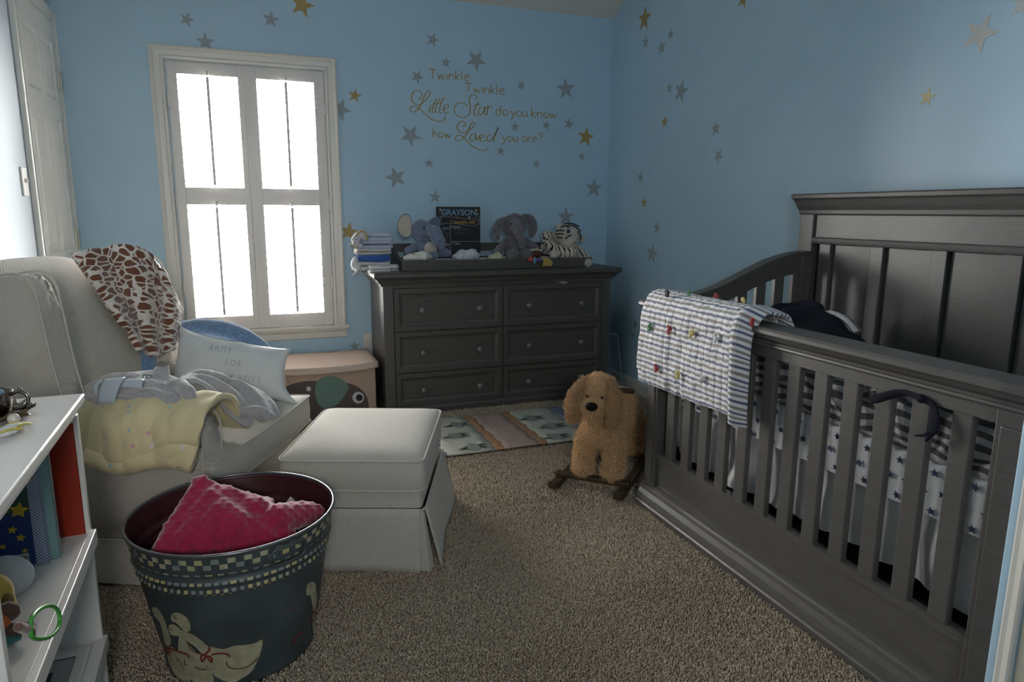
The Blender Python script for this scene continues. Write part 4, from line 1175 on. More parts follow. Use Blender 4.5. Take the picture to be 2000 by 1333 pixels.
blob('cuff', [('t', [cpx(165, 776, .11), cpx(185, 782, .06), cpx(200, 792, .03)], [.014, .018, .012])], FLE, gr, voxel=0.005, smooth=4, disp=fold_disp)
bm = bmesh.new()
def colf(u, v):
    a = Vector(cpx(288, 740, .10)).lerp(Vector(cpx(332, 748, .10)), u); b = Vector(cpx(302, 722, .15)).lerp(Vector(cpx(328, 713, .14)), u)
    q = a.lerp(b, v); q.z += 0.004 * math.sin(u * 6); q.y += 0.006 * math.sin(v * 4); return q
sheet('collar', colf, 14, 10, FLE, gr, thick=0.007)
SILVT = mat('silver_label_paper', (0.46, 0.50, 0.54), 0.35, bump=0.25, bump_scale=30)
def tagf(a, b, c, d, bul=0.008):
    A, B, C_, D = [Vector(x) for x in (a, b, c, d)]
    n = (B - A).cross(D - A).normalized()
    if n.dot(Vector((0, -1, 0.3))) < 0: n = -n
    return lambda u, v: A.lerp(B, u).lerp(D.lerp(C_, u), v) + n * (bul * math.sin(PI * v) + 0.001)
for q4 in (((205, 741, .02), (246, 737, .02), (224, 788, -.06), (190, 791, -.06)), ((190, 748, .03), (199, 744, .03), (190, 772, -.045), (186, 772, -.045)), ((252, 741, .03), (285, 741, .03), (277, 760, -.01), (236, 757, -.01))):
    sheet('paper_tag', tagf(*[cpx(*p) for p in q4]), 8, 10, SILVT, gr, thick=0.0012)
CARD = mat('tan_card', (0.52, 0.42, 0.28), 0.7)
sheet('card_tag', tagf(cpx(330, 742, .13), cpx(372, 745, .18), cpx(368, 764, .08), cpx(325, 757, .05), 0.003), 6, 6, CARD, gr, thick=0.0015)
sheet('card_tag', tagf(cpx(258, 733, .13), cpx(287, 734, .13), cpx(284, 738, .10), cpx(258, 736, .10), 0.001), 4, 4, CARD, gr, thick=0.0015)
bm = bmesh.new()
for px in (283, 291): tube(bm, [Vector(cpx(px, 736, .075)) + Vector((0.006 * math.cos(a), 0, 0.006 * math.sin(a))) for a in np.linspace(0, 2 * PI, 13)[:-1]], 0.0012, 6, closed=True, cap=False)
finish('hanger_clip', bm, DARK, gr, True)

# white lettered pillow
PW = mat('white_pillowcase', (0.62, 0.64, 0.63), 0.75, bump=0.4, bump_scale=14, sheen=0.15, dist=0.01)
pil = thing('lettered_pillow', 'white rectangular pillow with faint grey lettering on the chair seat', 'pillow', c2w((-0.26, 0.68, 0.445)))
PBL, PBR, PTR, PTL = [Vector(c2w(p)) for p in ((-0.485, 0.585, 0.445), (-0.035, 0.665, 0.448), (-0.045, 0.745, 0.628), (-0.470, 0.700, 0.712))]
PN = (PBR - PBL).cross(PTL - PBL).normalized()
if PN.y > 0: PN = -PN
def pillow_pt(a, b, side):
    """a, b in -1..1"""
    u, v = (a + 1) / 2, (b + 1) / 2
    pin = 0.05
    cn = (abs(a) * abs(b)) ** 5
    ua = 0.5 + (u - 0.5) * (1 - pin * (1 - b * b) + .05 * cn); va = 0.5 + (v - 0.5) * (1 - 0.05 * (1 - a ** 4) + 0.06 * cn)
    q = PBL.lerp(PBR, ua).lerp(PTL.lerp(PTR, ua), va)
    if a > 0 and b < 0: q = q + Vector((0.050, -0.025, -0.030)) * (a * -b) ** 4
    if a < 0 and b > 0: q = q + Vector((-0.005, 0.0, 0.022)) * (-a * b) ** 12
    th = 0.060 * max(0, (1 - abs(a) ** 3.2)) ** 0.55 * max(0, (1 - abs(b) ** 2.6)) ** 0.6
    wr = 0.004 * noise.noise((a * 3 + 5, b * 3, side)) + 0.004 * noise.noise((a * 7, b * 7, 3)) * (abs(a) ** 2 + abs(b) ** 2)
    wr += 0.006 * max(0, 1 - abs((a + 0.45) * 1.2 - (b - 0.3)) * 7) * (1 if b > -0.2 else 0) * side
    return q + PN * side * (th + wr + 0.002)
bm = bmesh.new(); n1, n2 = 44, 26
gr1 = {}
for side in (1, -1):
    for j in range(n2):
        for i in range(n1):
            edge = i in (0, n1 - 1) or j in (0, n2 - 1)
            if side == -1 and edge: gr1[(side, i, j)] = gr1[(1, i, j)]; continue
            gr1[(side, i, j)] = bm.verts.new(pillow_pt(-1 + 2 * i / (n1 - 1), -1 + 2 * j / (n2 - 1), side))
    for j in range(n2 - 1):
        for i in range(n1 - 1):
            f = [gr1[(side, i, j)], gr1[(side, i + 1, j)], gr1[(side, i + 1, j + 1)], gr1[(side, i, j + 1)]]
            try: bm.faces.new(f if side == 1 else f[::-1])
            except ValueError: pass
finish('pillow_body', bm, PW, pil, True)
INK = mat('faint_grey_print', (0.40, 0.42, 0.43), 0.8)
hw, hh = 0.235, 0.095
def ptx(cx, cy): return lambda x, y: pillow_pt((x + cx) / hw, (y + cy) / hh, 1) + PN * 0.0012
for s, cx, cy in (('ARMY', -0.035, 0.046), ('FOR', 0.03, 0.004), ('LITTLE BOYS', 0.035, -0.046)):
    mapped_text('lettering', s, 0.031, ptx(cx, cy), INK, pil, spacing=1.35)
# blue nursing pillow behind
BLP = mat('blue_chenille', (0.17, 0.27, 0.43), 0.95, noise_amt=0.35, noise_scale=160, bump=0.8, bump_scale=300, sheen=0.5, dist=0.004)
o = blob('nursing_pillow', [('t', [c2w(p) for p in ((-0.565, 0.60, 0.505), (-0.575, 0.66, 0.64), (-0.49, 0.765, 0.700), (-0.36, 0.785, 0.700), (-0.25, 0.785, 0.668), (-0.16, 0.785, 0.60), (-0.12, 0.765, 0.50))], [.030, .034, .036, .040, .038, .034, .034])], BLP, voxel=0.007)
tag(o, 'curved fuzzy blue pillow behind the white lettered pillow', 'pillow')

# ================================================================== painted tub
tcx, tcy, RT, RB, ZT = -0.093, 1.851, 0.257, 0.186, 0.400
TUBM = mat('slate_blue_enamel', (0.050, 0.064, 0.069), 0.42, noise_amt=0.25, noise_scale=9, bump=0.06, bump_scale=60)
MAR = mat('maroon_enamel', (0.052, 0.012, 0.015), 0.42, noise_amt=0.2, noise_scale=12)
tub = thing('painted_tub', 'round slate blue metal tub painted with white geese, in the foreground', 'tub', (tcx, tcy, 0))
Mt = Matrix.Translation((tcx, tcy, 0))
rz = lambda z: RB + (RT - RB) * z / ZT
def rib(z):
    e = 0
    for zc, a, w_ in ((0.318, 0.005, 0.008), (0.296, 0.004, 0.006), (0.335, -0.002, 0.006), (0.02, 0.004, 0.01)):
        e += a * math.exp(-((z - zc) / w_) ** 2)
    return e
bm = bmesh.new()
zs = list(np.linspace(0.0, 0.27, 14)) + list(np.linspace(0.275, 0.39, 30))
lathe(bm, [(RB - 0.02, 0.006)] + [(rz(z) + rib(z), z) for z in zs] + [(RT - 0.001, 0.396)], 96, Mt)
finish('tub_body', bm, TUBM, tub, True)
bm = bmesh.new(); lathe(bm, [(RT - 0.002, 0.396), (RT - 0.006, 0.392)] + [(rz(z) - 0.004 - 0.6 * rib(z), z) for z in reversed(zs[1:])] + [(0.10, 0.010), (0.001, 0.010)], 96, Mt)
finish('tub_lining', bm, MAR, tub, True)
bm = bmesh.new(); tube(bm, [(tcx + RT * math.cos(a), tcy + RT * math.sin(a), 0.398) for a in np.linspace(0, 2 * PI, 97)[:-1]], 0.0045, 10, closed=True, cap=False)
finish('rolled_rim', bm, mat('rim_metal', (0.16, 0.16, 0.17), 0.3, metal=0.7), tub, True)
CRM = mat('cream_paint', (0.36, 0.34, 0.23), 0.55, noise_amt=0.2, noise_scale=40); CRY = mat('yellow_cream_paint', (0.42, 0.36, 0.17), 0.55)
CRG = mat('grey_cream_paint', (0.20, 0.23, 0.22), 0.55); REDP = mat('rust_red_paint', (0.17, 0.025, 0.018), 0.55); BRN = mat('brown_paint', (0.10, 0.055, 0.02), 0.55)
def cone(th, z, off=0.0012):
    r = rz(z) + rib(z) + off; return Vector((tcx + r * math.cos(th), tcy + r * math.sin(th), z))
def patch(bm, th, z, wd, ht, sk=0.0):
    k = 4; c = []
    for j in (0, 1):
        c.append([bm.verts.new(cone(th + (i / k - 0.5) * wd / rz(z), z + (j - 0.5) * ht + sk * (i / k - .5))) for i in range(k + 1)])
    for i in range(k): bm.faces.new((c[0][i], c[0][i + 1], c[1][i + 1], c[1][i]))
def tfin(name, bm, m):
    x_ = bpy.data.meshes.new(name); bm.to_mesh(x_); bm.free(); return finish(name, x_, m, tub)
rp = random.Random(11); NCH = 44
bms = {0: bmesh.new(), 1: bmesh.new(), 2: bmesh.new()}
for k in range(NCH):
    th = 2 * PI * k / NCH
    patch(bms[rp.choice((0, 0, 1, 2))], th, 0.381, 0.0175, 0.0135, rp.uniform(-.001, .001)); patch(bms[rp.choice((0, 0, 1, 2))], th + PI / NCH, 0.366, 0.0175, 0.0135, rp.uniform(-.001, .001))
for row, (z, n, w_, h_) in enumerate(((0.345, 60, 0.014, 0.0045), (0.322, 84, 0.012, 0.007), (0.300, 84, 0.009, 0.009), (0.2905, 84, 0.006, 0.0045))):
    for k in range(n):
        patch(bms[rp.choice((0, 1, 2, 2))], 2 * PI * (k + (0.5 if row == 3 else 0)) / n, z, w_ * rp.uniform(.8, 1.2), h_)
for k, m_ in ((0, CRM), (1, CRY), (2, CRG)):
    o = tfin('painted_check', bms[k], m_); o['kind'] = 'stuff'
def TUBPX(px, py):
    """pixel -> (angle, height) on the tub wall"""
    r = _ray(px, py); z = 0.2
    for _ in range(30):
        R_ = rz(z) + rib(z)
        a = r[0] ** 2 + r[1] ** 2; b = -2 * (r[0] * tcx + r[1] * tcy); c = tcx ** 2 + tcy ** 2 - R_ ** 2
        d = b * b - 4 * a * c
        t = (-b - math.sqrt(max(d, 0))) / (2 * a); z = 0.5 * z + 0.5 * (HC + t * r[2])
    return math.atan2(t * r[1] - tcy, t * r[0] - tcx), z
def goose_poly(name, pts, m, off=0.0015):
    P = [TUBPX(240 + a / 4.55, 1040 + b / 4.55) for a, b in pts]
    bm = bmesh.new(); S = spline([(t * rz(0.15), z, 0) for t, z in P], 3, closed=True)
    vs_ = [bm.verts.new(p) for p in S]; bm.faces.new(vs_)
    bmesh.ops.triangulate(bm, faces=bm.faces[:])
    for _ in range(3):
        e = [e for e in bm.edges if e.calc_length() > 0.018]
        if not e: break
        bmesh.ops.subdivide_edges(bm, edges=e, cuts=1); bmesh.ops.triangulate(bm, faces=bm.faces[:])
    for v in bm.verts: v.co = cone(v.co.x / rz(0.15), max(v.co.y, 0.002), off)
    return tfin(name, bm, m)
def stroke(name, pts, wd, m, off=0.0024, bm=None):
    own = bm is None; bm = bm or bmesh.new()
    P = [TUBPX(240 + p.x / 4.55, 1040 + p.y / 4.55) for p in spline([(a, b, 0) for a, b in pts], 5)]
    nr = [Vector((math.cos(t), math.sin(t), 0)) for t, z in P]
    ribbon(bm, [cone(t, z, off) for t, z in P], wd, nr)
    if own: return tfin(name, bm, m)
goose_poly('painted_goose', [(260,680),(290,665),(330,700),(370,770),(400,860),(430,960),(425,1005),(440,1020),(490,1060),(520,1180),(600,1290),(590,1330),(520,1325),(450,1240),(410,1150),(400,1010),(380,1000),(360,900),(330,800),(280,740)], CRM, 0.0010)
goose_poly('painted_goose', [(430,750),(450,720),(500,715),(560,750),(600,810),(600,870),(575,890),(560,960),(600,1010),(650,1060),(700,1090),(750,1110),(750,1200),(800,1270),(800,1340),(700,1350),(600,1300),(540,1200),(500,1100),(495,1000),(505,930),(540,880),(520,850),(470,800),(440,790)], CRM, 0.0014)
goose_poly('painted_goose', [(415,830),(440,815),(480,830),(530,870),(620,905),(700,960),(760,1010),(820,1022),(900,1035),(1000,1005),(1100,1000),(1180,980),(1240,955),(1225,1060),(1190,1150),(1140,1240),(1050,1300),(980,1333),(880,1310),(800,1260),(755,1200),(745,1110),(700,1072),(640,1010),(560,960),(490,920),(440,915),(415,880)], CRM, 0.0018)
goose_poly('painted_goose', [(1625,520),(1640,460),(1680,440),(1705,460),(1715,520),(1720,620),(1715,680),(1735,640),(1762,650),(1765,750),(1750,870),(1710,940),(1690,900),(1680,800),(1685,710),(1678,640),(1660,560),(1635,565)], CRM, 0.0014)
for pts in ([(375,1030),(440,1035),(520,1065),(575,1080),(595,1110)], [(400,1010),(395,1060),(430,1085)], [(430,1000),(410,1050),(440,1060)],
            [(770,1015),(770,1045),(735,1080)], [(735,1080),(700,1100),(712,1145),(745,1090)], [(745,1090),(790,1110),(790,1150),(750,1100)], [(790,1085),(860,1073),(930,1080),(950,1105)],
            [(1722,655),(1690,700),(1655,790)], [(1690,705),(1720,720),(1752,688)], [(1690,710),(1700,760),(1680,800)], [(1600,880),(1530,930),(1525,985)], [(1505,660),(1515,690)]):
    stroke('painted_ribbon', pts, 0.0050, REDP, 0.0030)
for pts in ([(920,1145),(940,1190),(1000,1210),(1080,1200),(1140,1170),(1200,1110)], [(650,1190),(690,1215),(750,1215)], [(560,1130),(555,1165),(580,1180)], [(585,970),(600,1020),(640,1060),(690,1075)], [(480,1110),(500,1140)], [(1255,920),(1240,980)], [(1370,1290),(1480,1200),(1600,1110),(1700,1050)]):
    stroke('painted_line', pts, 0.0032, BRN, 0.0030)
for pts in ([(455,735),(470,750),(480,775)], [(430,850),(445,870)], [(1665,470),(1655,490)], [(270,700),(280,720)]):
    stroke('painted_eye', pts, 0.0028, BRN, 0.0032)
# side handles: riveted plates with drop bail
for (px, py) in ((560, 1092),):
    th0, z0 = TUBPX(px, py)
    for th in (th0, th0 + PI):
        bm = bmesh.new()
        loop = [(-0.048, -0.012), (-0.042, 0.018), (-0.02, 0.024), (0.02, 0.024), (0.042, 0.018), (0.048, -0.012), (0.030, -0.024), (-0.030, -0.024)]
        P = [cone(th + a / RT, 0.362 + b, 0.010) for a, b in [(p.x, p.y) for p in spline([(a, b, 0) for a, b in loop], 4, closed=True)]]
        tube(bm, P, 0.0042, 8, closed=True, cap=False)
        hd = finish('handle', bm, TUBM, tub, True)
        bm = bmesh.new()
        for s in (-1, 1):
            for a in np.linspace(-1, 1, 2): ico(bm, cone(th + s * 0.032 / RT, 0.380 + a * 0.006, 0.004), 0.005, sub=2)
        patch(bm, th, 0.380, 0.085, 0.016)
        finish('handle_plate', bm, TUBM, hd, True)
# pink minky cushion in the tub
PNK = mat('crimson_minky', (0.33, 0.010, 0.055), 0.8, noise_amt=0.15, noise_scale=30, sheen=0.8, spec=0.2, bump=0.2, bump_scale=300)
def minky(co):
    a = co[0] * 210; b = co[1] * 120 + co[2] * 180
    return 0.0032 * max(0.0, math.sin(a) * math.sin(b)) + 0.006 * noise.noise((co[0] * 9, co[1] * 9, co[2] * 9))
P = lambda px, py, y: Vector(PY(px, py, y))
prs = []
def tri_fill(a, b, c, n, r0, r1):
    for i in range(n + 1):
        for j in range(n + 1 - i):
            k = n - i - j; q = (a * i + b * j + c * k) / n
            e = min(i, j, k) / (n / 3.0)
            prs.append(('s', q, r0 + (r1 - r0) * min(1, e)))
pk = P(392, 948, 1.86); lb = P(318, 1058, 1.74) - Vector((0, 0, 0.02)); rb = P(575, 1035, 1.76) - Vector((0, 0, 0.04)); md_ = P(500, 960, 1.86)
tri_fill(pk, lb, rb, 7, 0.026, 0.062); tri_fill(pk, rb, P(520, 985, 1.87), 6, 0.020, 0.045)
prs += [('t', [P(540, 1015, 1.80), P(570, 1008, 1.83), P(600, 1002, 1.86), P(616, 1000, 1.87)], [0.045, 0.040, 0.036, 0.026]), ('s', P(480, 1120, 1.80) - Vector((0, 0, .02)), (0.15, 0.12, 0.06))]
o = blob('minky_cushion', prs, PNK, voxel=0.0042, smooth=8, disp=minky); tag(o, 'crimson dotted minky cushion stuffed into the painted tub', 'cushion')
prs = [('s', (tcx - 0.06, tcy - 0.02, 0.13), (0.12, 0.13, 0.10)), ('s', (tcx + 0.07, tcy + 0.03, 0.12), (0.10, 0.12, 0.09))]
o = blob('stuffed_blanket', prs, mat('dark_red_cloth', (0.10, 0.02, 0.03), 0.9), voxel=0.012); tag(o, 'dark red blanket bundled at the bottom of the painted tub', 'blanket')
bm = bmesh.new(); pp = P(567, 985, 1.97); flat_poly(bm, [pp + Vector(v) for v in ((-0.018, 0, -0.02), (0.016, 0, -0.02), (0.012, 0, 0.01), (0.002, 0, 0.022), (-0.01, 0, 0.008))], (0, 0.003, 0))
o = finish('paper_scrap', bm, WHITEC); tag(o, 'small white paper corner sticking up inside the tub', 'paper')
# ================================================================== rug
rug = thing('woven_rug', 'cream and rust striped woven rug in front of the dresser', 'rug', (1.20, 3.34, 0))
RUGX = [(0.745, 0.815, (0.22, 0.25, 0.36)), (0.815, 1.068, (0.46, 0.47, 0.40)), (1.068, 1.115, (0.40, 0.22, 0.12)), (1.115, 1.303, (0.42, 0.31, 0.27)), (1.303, 1.346, (0.40, 0.22, 0.12)), (1.346, 1.600, (0.46, 0.47, 0.40)), (1.600, 1.670, (0.22, 0.25, 0.36))]
RY0, RY1 = 3.052, 3.640
for i, (x0, x1, c) in enumerate(RUGX):
    m = mat('rug_wool_%d' % (i % 4 if i < 4 else 6 - i), c, 0.95, noise_amt=0.08, noise_scale=18, bump=0.4, bump_scale=400)
    def rf(u, v, x0=x0, x1=x1):
        x = x0 + (x1 - x0) * u; y = RY0 + (RY1 - RY0) * v
        e = 0.006 * math.sin(v * 31 + x0 * 40) if 0.8 < x0 < 1.6 or u else 0
        def wob(xx): return 0.005 * math.sin(v * 27 + xx * 9) + 0.003 * math.sin(v * 61 + xx * 5)
        x = (x0 + wob(x0)) * (1 - u) + (x1 + wob(x1)) * u
        return (x, y, 0.019 + 0.0015 * math.sin(x * 9 + y * 7))
    sheet('rug_stripe', rf, 6, 60, m, rug, thick=0.008)
MOT = mat('rug_motif_grey', (0.235, 0.255, 0.235), 0.95, noise_amt=0.08, noise_scale=50)
def blobmotif(cx, cy, s, seed):
    r_ = random.Random(seed); bm = bmesh.new()
    pts = []
    for k in range(26):
        a = 2 * PI * k / 26; rr = s * (1.0 + 0.16 * math.sin(a * 4 + seed) + r_.uniform(-.06, .06))
        pts.append((cx + rr * 0.95 * math.cos(a), cy + rr * math.sin(a)))
    bm.faces.new([bm.verts.new((a, b, 0.0252)) for a, b in pts])
    for sx, sy, w_ in ((-1.25, -0.2, .26), (1.2, .35, .30), (1.15, -.45, .22)):
        bm.faces.new([bm.verts.new((cx + s * sx + s * .42 * math.cos(a), cy + s * sy + s * w_ * math.sin(a), 0.0252)) for a in np.linspace(0, 2 * PI, 11)[:-1]])
        ribbon(bm, [(cx + s * sx * .5, cy + s * sy * .5, 0.0252), (cx + s * sx, cy + s * sy, 0.0252)], s * .3, (0, 0, 1))
    x_ = bpy.data.meshes.new('rug_motif'); bm.to_mesh(x_); bm.free()
    finish('rug_motif', x_, MOT, rug)
for (px, py, s) in ((893, 832, .052), (891, 853, .050), (925, 875, .050), (1038, 819, .052), (1078, 834, .052), (1086, 855, .052)):
    q = PZ(px, py, 0.02); blobmotif(q[0], q[1], s, int(px))
bm = bmesh.new(); rr_ = random.Random(3)
for s, x0 in ((1, 1.674), (-1, 0.742)):
    for k in range(150):
        y = RY0 + 0.01 + (RY1 - RY0 - .02) * k / 149; a = rr_.uniform(-.02, .02); L_ = rr_.uniform(.030, .055)
        tube(bm, [(x0, y, .018), (x0 + s * L_ * .5, y + a * .5, .026 + rr_.uniform(0, .008)), (x0 + s * L_, y + a, .012)], 0.0012, 3)
o = finish('fringe', bm, mat('rug_fringe', (0.42, 0.42, 0.38), 0.95), rug); o['kind'] = 'stuff'

# ================================================================== storage box with printed face
sb = thing('storage_box', 'pinkish beige fabric storage box with a dark animal face, between chair and dresser', 'storage box', (0.40, 4.05, 0))
BOXM = mat('beige_felt', (0.40, 0.29, 0.225), 0.85, noise_amt=0.04, bump=0.2, bump_scale=200); LIDM = mat('pale_felt', (0.52, 0.41, 0.345), 0.8, bump=0.2, bump_scale=200)
SX0, SX1, SYF, SYB, SZ = 0.015, 0.615, 3.88, 4.225, 0.300
box('box_body', SX0, SX1, SYF, SYB, 0.0, SZ, BOXM, sb, 0.006)
def lid(u, v):
    x = SX0 - 0.01 + (SX1 - SX0 + 0.022) * u
    y = SYF - 0.022 + (SYB - SYF + 0.022) * v
    z = 0.322 + (PY(650, 688, 4.22)[2] - 0.322) * v ** 1.1 - 0.012 * math.sin(PI * u) * (1 - v) + 0.006 * (abs(2 * u - 1) ** 6)
    return (x, y, z)
lo_ = sheet('lid', lid, 20, 12, LIDM, sb, thick=0.008)
def lipf(u, v):
    a = lid(u, 0); return (a[0], a[1] - 0.004 * v, a[2] - 0.030 * v + 0.001)
sheet('lid_lip', lipf, 20, 4, LIDM, lo_, thick=0.006)
for uu in (0.0, 1.0):
    sheet('lid_side', lambda u, v, uu=uu: (lid(uu, u)[0], lid(uu, u)[1], lid(uu, u)[2] - (0.030 + 0.0 * u) * v), 10, 3, LIDM, lo_, thick=0.005)
box('latch', 0.352, 0.380, SYF - 0.004, SYF, 0.285, 0.297, DARK, sb, 0.001)
def SBP(a, b):
    q = PY(320 + a / 4.5455, 640 + b / 4.5455, SYF); return (q[0], q[2])
DG = mat('dark_taupe_print', (0.085, 0.068, 0.066), 0.85); TEAL = mat('sage_teal_print', (0.125, 0.20, 0.175), 0.85); WP = mat('white_print', (0.55, 0.55, 0.54), 0.8); BK = mat('black_print', (0.012, 0.012, 0.014), 0.6)
def deco(name, pts, m, off, closed_spline=True):
    P = [SBP(a, b) for a, b in pts]
    P = [(p.x, p.y) for p in spline([(a, b, 0) for a, b in P], 4, closed=True)] if closed_spline else P
    bm = bmesh.new(); flat_poly(bm, [(a, SYF - off, b) for a, b in P], (0, off * 0.6, 0)); return finish(name, bm, m, sb)
deco('printed_face', [(1000,900),(1010,620),(1100,520),(1250,478),(1400,478),(1560,480),(1700,515),(1780,580),(1815,660),(1815,760),(1790,900),(1600,960),(1300,980)], DG, 0.0015)
deco('printed_ear', [(1470,432),(1560,450),(1640,520),(1600,610),(1530,690),(1440,720),(1380,690),(1345,600),(1350,500),(1400,450)], TEAL, 0.003)
for (cx, cy, r0) in ((1725, 622, 51), (1285, 545, 20)):
    deco('printed_eye', [(cx + r0 * math.cos(a), cy + r0 * math.sin(a)) for a in np.linspace(0, 2 * PI, 17)[:-1]], WP, 0.004)
deco('printed_pupil', [(1735 + 30 * math.cos(a), 622 + 30 * math.sin(a)) for a in np.linspace(0, 2 * PI, 13)[:-1]], BK, 0.005)

# ================================================================== clear tray in the corner
CLR = mat('clear_plastic', (0.40, 0.52, 0.57), 0.25, alpha=0.38, spec=0.6)
ctn = thing('clear_lid', 'clear plastic storage lid leaning in the corner beside the dresser', 'plastic lid', (2.24, 4.12, 0))
c = [Vector(PY(1192, 758, 4.06)), Vector(PY(1208, 768, 4.06)), Vector(PY(1236, 668, 4.20)), Vector(PY(1196, 652, 4.20))]
c[0].z = 0.006; c[1].z = 0.006
c = [Vector((2.140, 3.98, 0.006)), Vector((2.285, 3.93, 0.006)), Vector((2.302, 4.06, 0.355)), Vector((2.165, 4.13, 0.385))]
ux = (c[1] - c[0]); uy = (c[3] - c[0]); nn = ux.cross(uy).normalized(); nn = nn if nn.y < 0 else -nn
def quad(s, t): return c[0].lerp(c[1], s).lerp(c[3].lerp(c[2], s), t)
bm = bmesh.new(); rings = []
for a, h_ in ((0, 0), (0.0, 0.02), (0.03, 0.022), (0.09, 0.018), (0.11, 0.004)):
    rings.append([bm.verts.new(quad(x, y) + nn * h_) for x, y in [(p.x, p.y) for p in [Vector((*q, 0)) for q in rounded([(a, a * .45), (1 - a, a * .45), (1 - a, 1 - a * .45), (a, 1 - a * .45)], 0.10)]]])
n0 = min(len(r) for r in rings)
bm.free(); bm = bmesh.new(); rings = []
base = rounded([(0, 0), (1, 0), (1, 1), (0, 1)], 0.12)
for a, h_ in ((0, 0), (0.0, 0.02), (0.03, 0.022), (0.10, 0.018), (0.13, 0.004)):
    rings.append([bm.verts.new(quad(0.5 + (x - .5) * (1 - 2 * a), 0.5 + (y - .5) * (1 - a)) + nn * h_) for x, y in base])
for A, B in zip(rings, rings[1:]):
    for k in range(len(A)): bm.faces.new((A[k], A[(k + 1) % len(A)], B[(k + 1) % len(A)], B[k]))
bm.faces.new(rings[-1])
finish('lid_shell', bm, CLR, ctn, True)
bm = bmesh.new(); tube(bm, [quad(x, y) + nn * 0.01 for x, y in base], 0.006, 6, closed=True, cap=False); finish('lid_rim', bm, mat('clear_rim', (0.50, 0.60, 0.64), 0.2, alpha=0.7), ctn, True)

# ================================================================== rocking toy dog
DA = math.radians(-133.8)
dg_ = thing('rocking_dog', 'curly golden plush rocking dog on dark wooden rockers beside the crib', 'rocking toy', (1.23, 2.405, 0), DA)
DM = wm(dg_)
def d2w(x, y, z): return tuple(DM @ Vector((x, y, z)))
GLD = mat('golden_plush', (0.40, 0.235, 0.105), 0.95, noise_amt=0.18, noise_scale=30, sheen=0.6, spec=0.1)
GLE = mat('golden_ear_plush_shaded', (0.33, 0.18, 0.07), 0.95)  # ears slightly darker themselves, shade at the curl roots added to the colour
GLG = mat('golden_ear_curls_shaded', (0.46, 0.265, 0.115), 0.85, noise_amt=0.35, noise_scale=160, sheen=0.4, spec=0.15)  # ear curls toned down, shade parting ear from head put into the colour
GLF = mat('golden_curls', (0.70, 0.45, 0.225), 0.85, noise_amt=0.40, noise_scale=160, sheen=0.4, spec=0.15)
RKW = mat('rocker_wood', (0.060, 0.038, 0.018), 0.45, noise_amt=0.3, noise_scale=20, stretch=(1, 8, 8))
vy = 0.018
S = lambda x, y, z, r: ('s', d2w(x, y + vy, z), r)
def curl_d(co): return .0095 * noise.noise((co[0] * 62, co[1] * 62, co[2] * 62))
bodyp = [S(-.17, 0, .262, (.080, .088, .082)), S(-.25, 0, .265, .085), ('c', d2w(-.20, vy, .270), d2w(-.46, vy, .275), .088, .098),
         S(-.50, 0, .255, (.09, .085, .095)), ('c', d2w(-.16, vy, .28), d2w(-.13, vy, .36), .075, .070)]
for s, o_ in ((-1, -.060), (1, .064)):
    bodyp.append(('c', d2w(-.155, vy + o_, .22), d2w(-.140, vy + o_ * 1.10, .105), .046, .043))
    bodyp.append(S(-.125, o_ * 1.06, .092, (.046, .046, .034)))
    bodyp.append(('c', d2w(-.50, vy + o_ * 1.0, .22), d2w(-.50, vy + o_ * 1.1, .110), .060, .050))
    bodyp.append(S(-.485, o_ * 1.1, .088, (.055, .05, .036)))
db = blob('body', bodyp, GLD, dg_, voxel=0.006, smooth=3, disp=curl_d)
headp = [S(-.125, 0, .450, (.068, .070, .062)), S(-.120, 0, .405, (.064, .060, .058)), S(-.062, 0, .390, (.052, .045, .038))]
dh = blob('head', headp, GLD, dg_, voxel=0.006, smooth=3, disp=curl_d)
ears_ = []
for s in (-1, 1):
    e_ = blob('ear', [('t', [d2w(-.095, vy + s * .056, .482), d2w(-.066, vy + s * .080, .442), d2w(-.046, vy + s * .086, .388), d2w(-.046, vy + s * .084, .342)], [.018, .024, .029, .025])], GLE, dh, voxel=0.006, smooth=3, disp=curl_d)
    ears_.append(e_)
bm = bmesh.new(); ico(bm, d2w(-.008, vy + .002, .402), (.021, .026, .018), Matrix.Rotation(DA, 3, 'Z')); finish('nose', bm, mat('black_nose', (0.004, 0.004, 0.005), 0.85, spec=0.2), dh, True)
for s in (-1, 1):
    bm = bmesh.new(); ico(bm, d2w(-.058, vy + s * .030, .430), .008, sub=2); finish('eye', bm, mat('dark_eye', (0.02, 0.010, 0.006), 0.2), dh, True)
fur(db, GLF, 36000, 0.0125, 0.0012, curl=1.0, seed=1, name='curly_fur')
fur(dh, GLF, 14000, 0.0125, 0.0012, curl=1.0, seed=2, name='curly_fur')
for k, e_ in enumerate(ears_): fur(e_, GLG, 6500, 0.013, 0.0012, curl=1.0, seed=5 + k, name='curly_fur')
# rockers: curved runners + cross bars + handle
for s in (-.143, .143):
    bm = bmesh.new()
    cen = [(0.0, .036), (-.06, .022), (-.16, .0165), (-.30, .016), (-.44, .0165), (-.54, .022), (-.60, .036)]
    P_ = spline([(a, b, 0) for a, b in cen], 5)
    poly = [(p.x, p.y + .015) for p in P_] + [(p.x, p.y - .0155) for p in reversed(P_)]
    prism(bm, poly, lambda a, b: (a, s - .016, b), lambda a, b: (a, s + .016, b))
    bmesh.ops.bevel(bm, geom=bm.edges[:], offset=0.003, segments=2, affect='EDGES')
    finish('rocker', bm, RKW, dg_, False, world=False)
for x in (-.125, -.490):
    bm = bmesh.new(); bx(bm, x - .020, x + .020, -.165, .165, .034, .056, .005); finish('crossbar', bm, RKW, dg_, False, world=False)
bm = bmesh.new(); tube(bm, [(-.205, -.13 + vy, .432), (-.205, .13 + vy, .432)], .011, 10); finish('handle', bm, RKW, dg_, True, world=False)

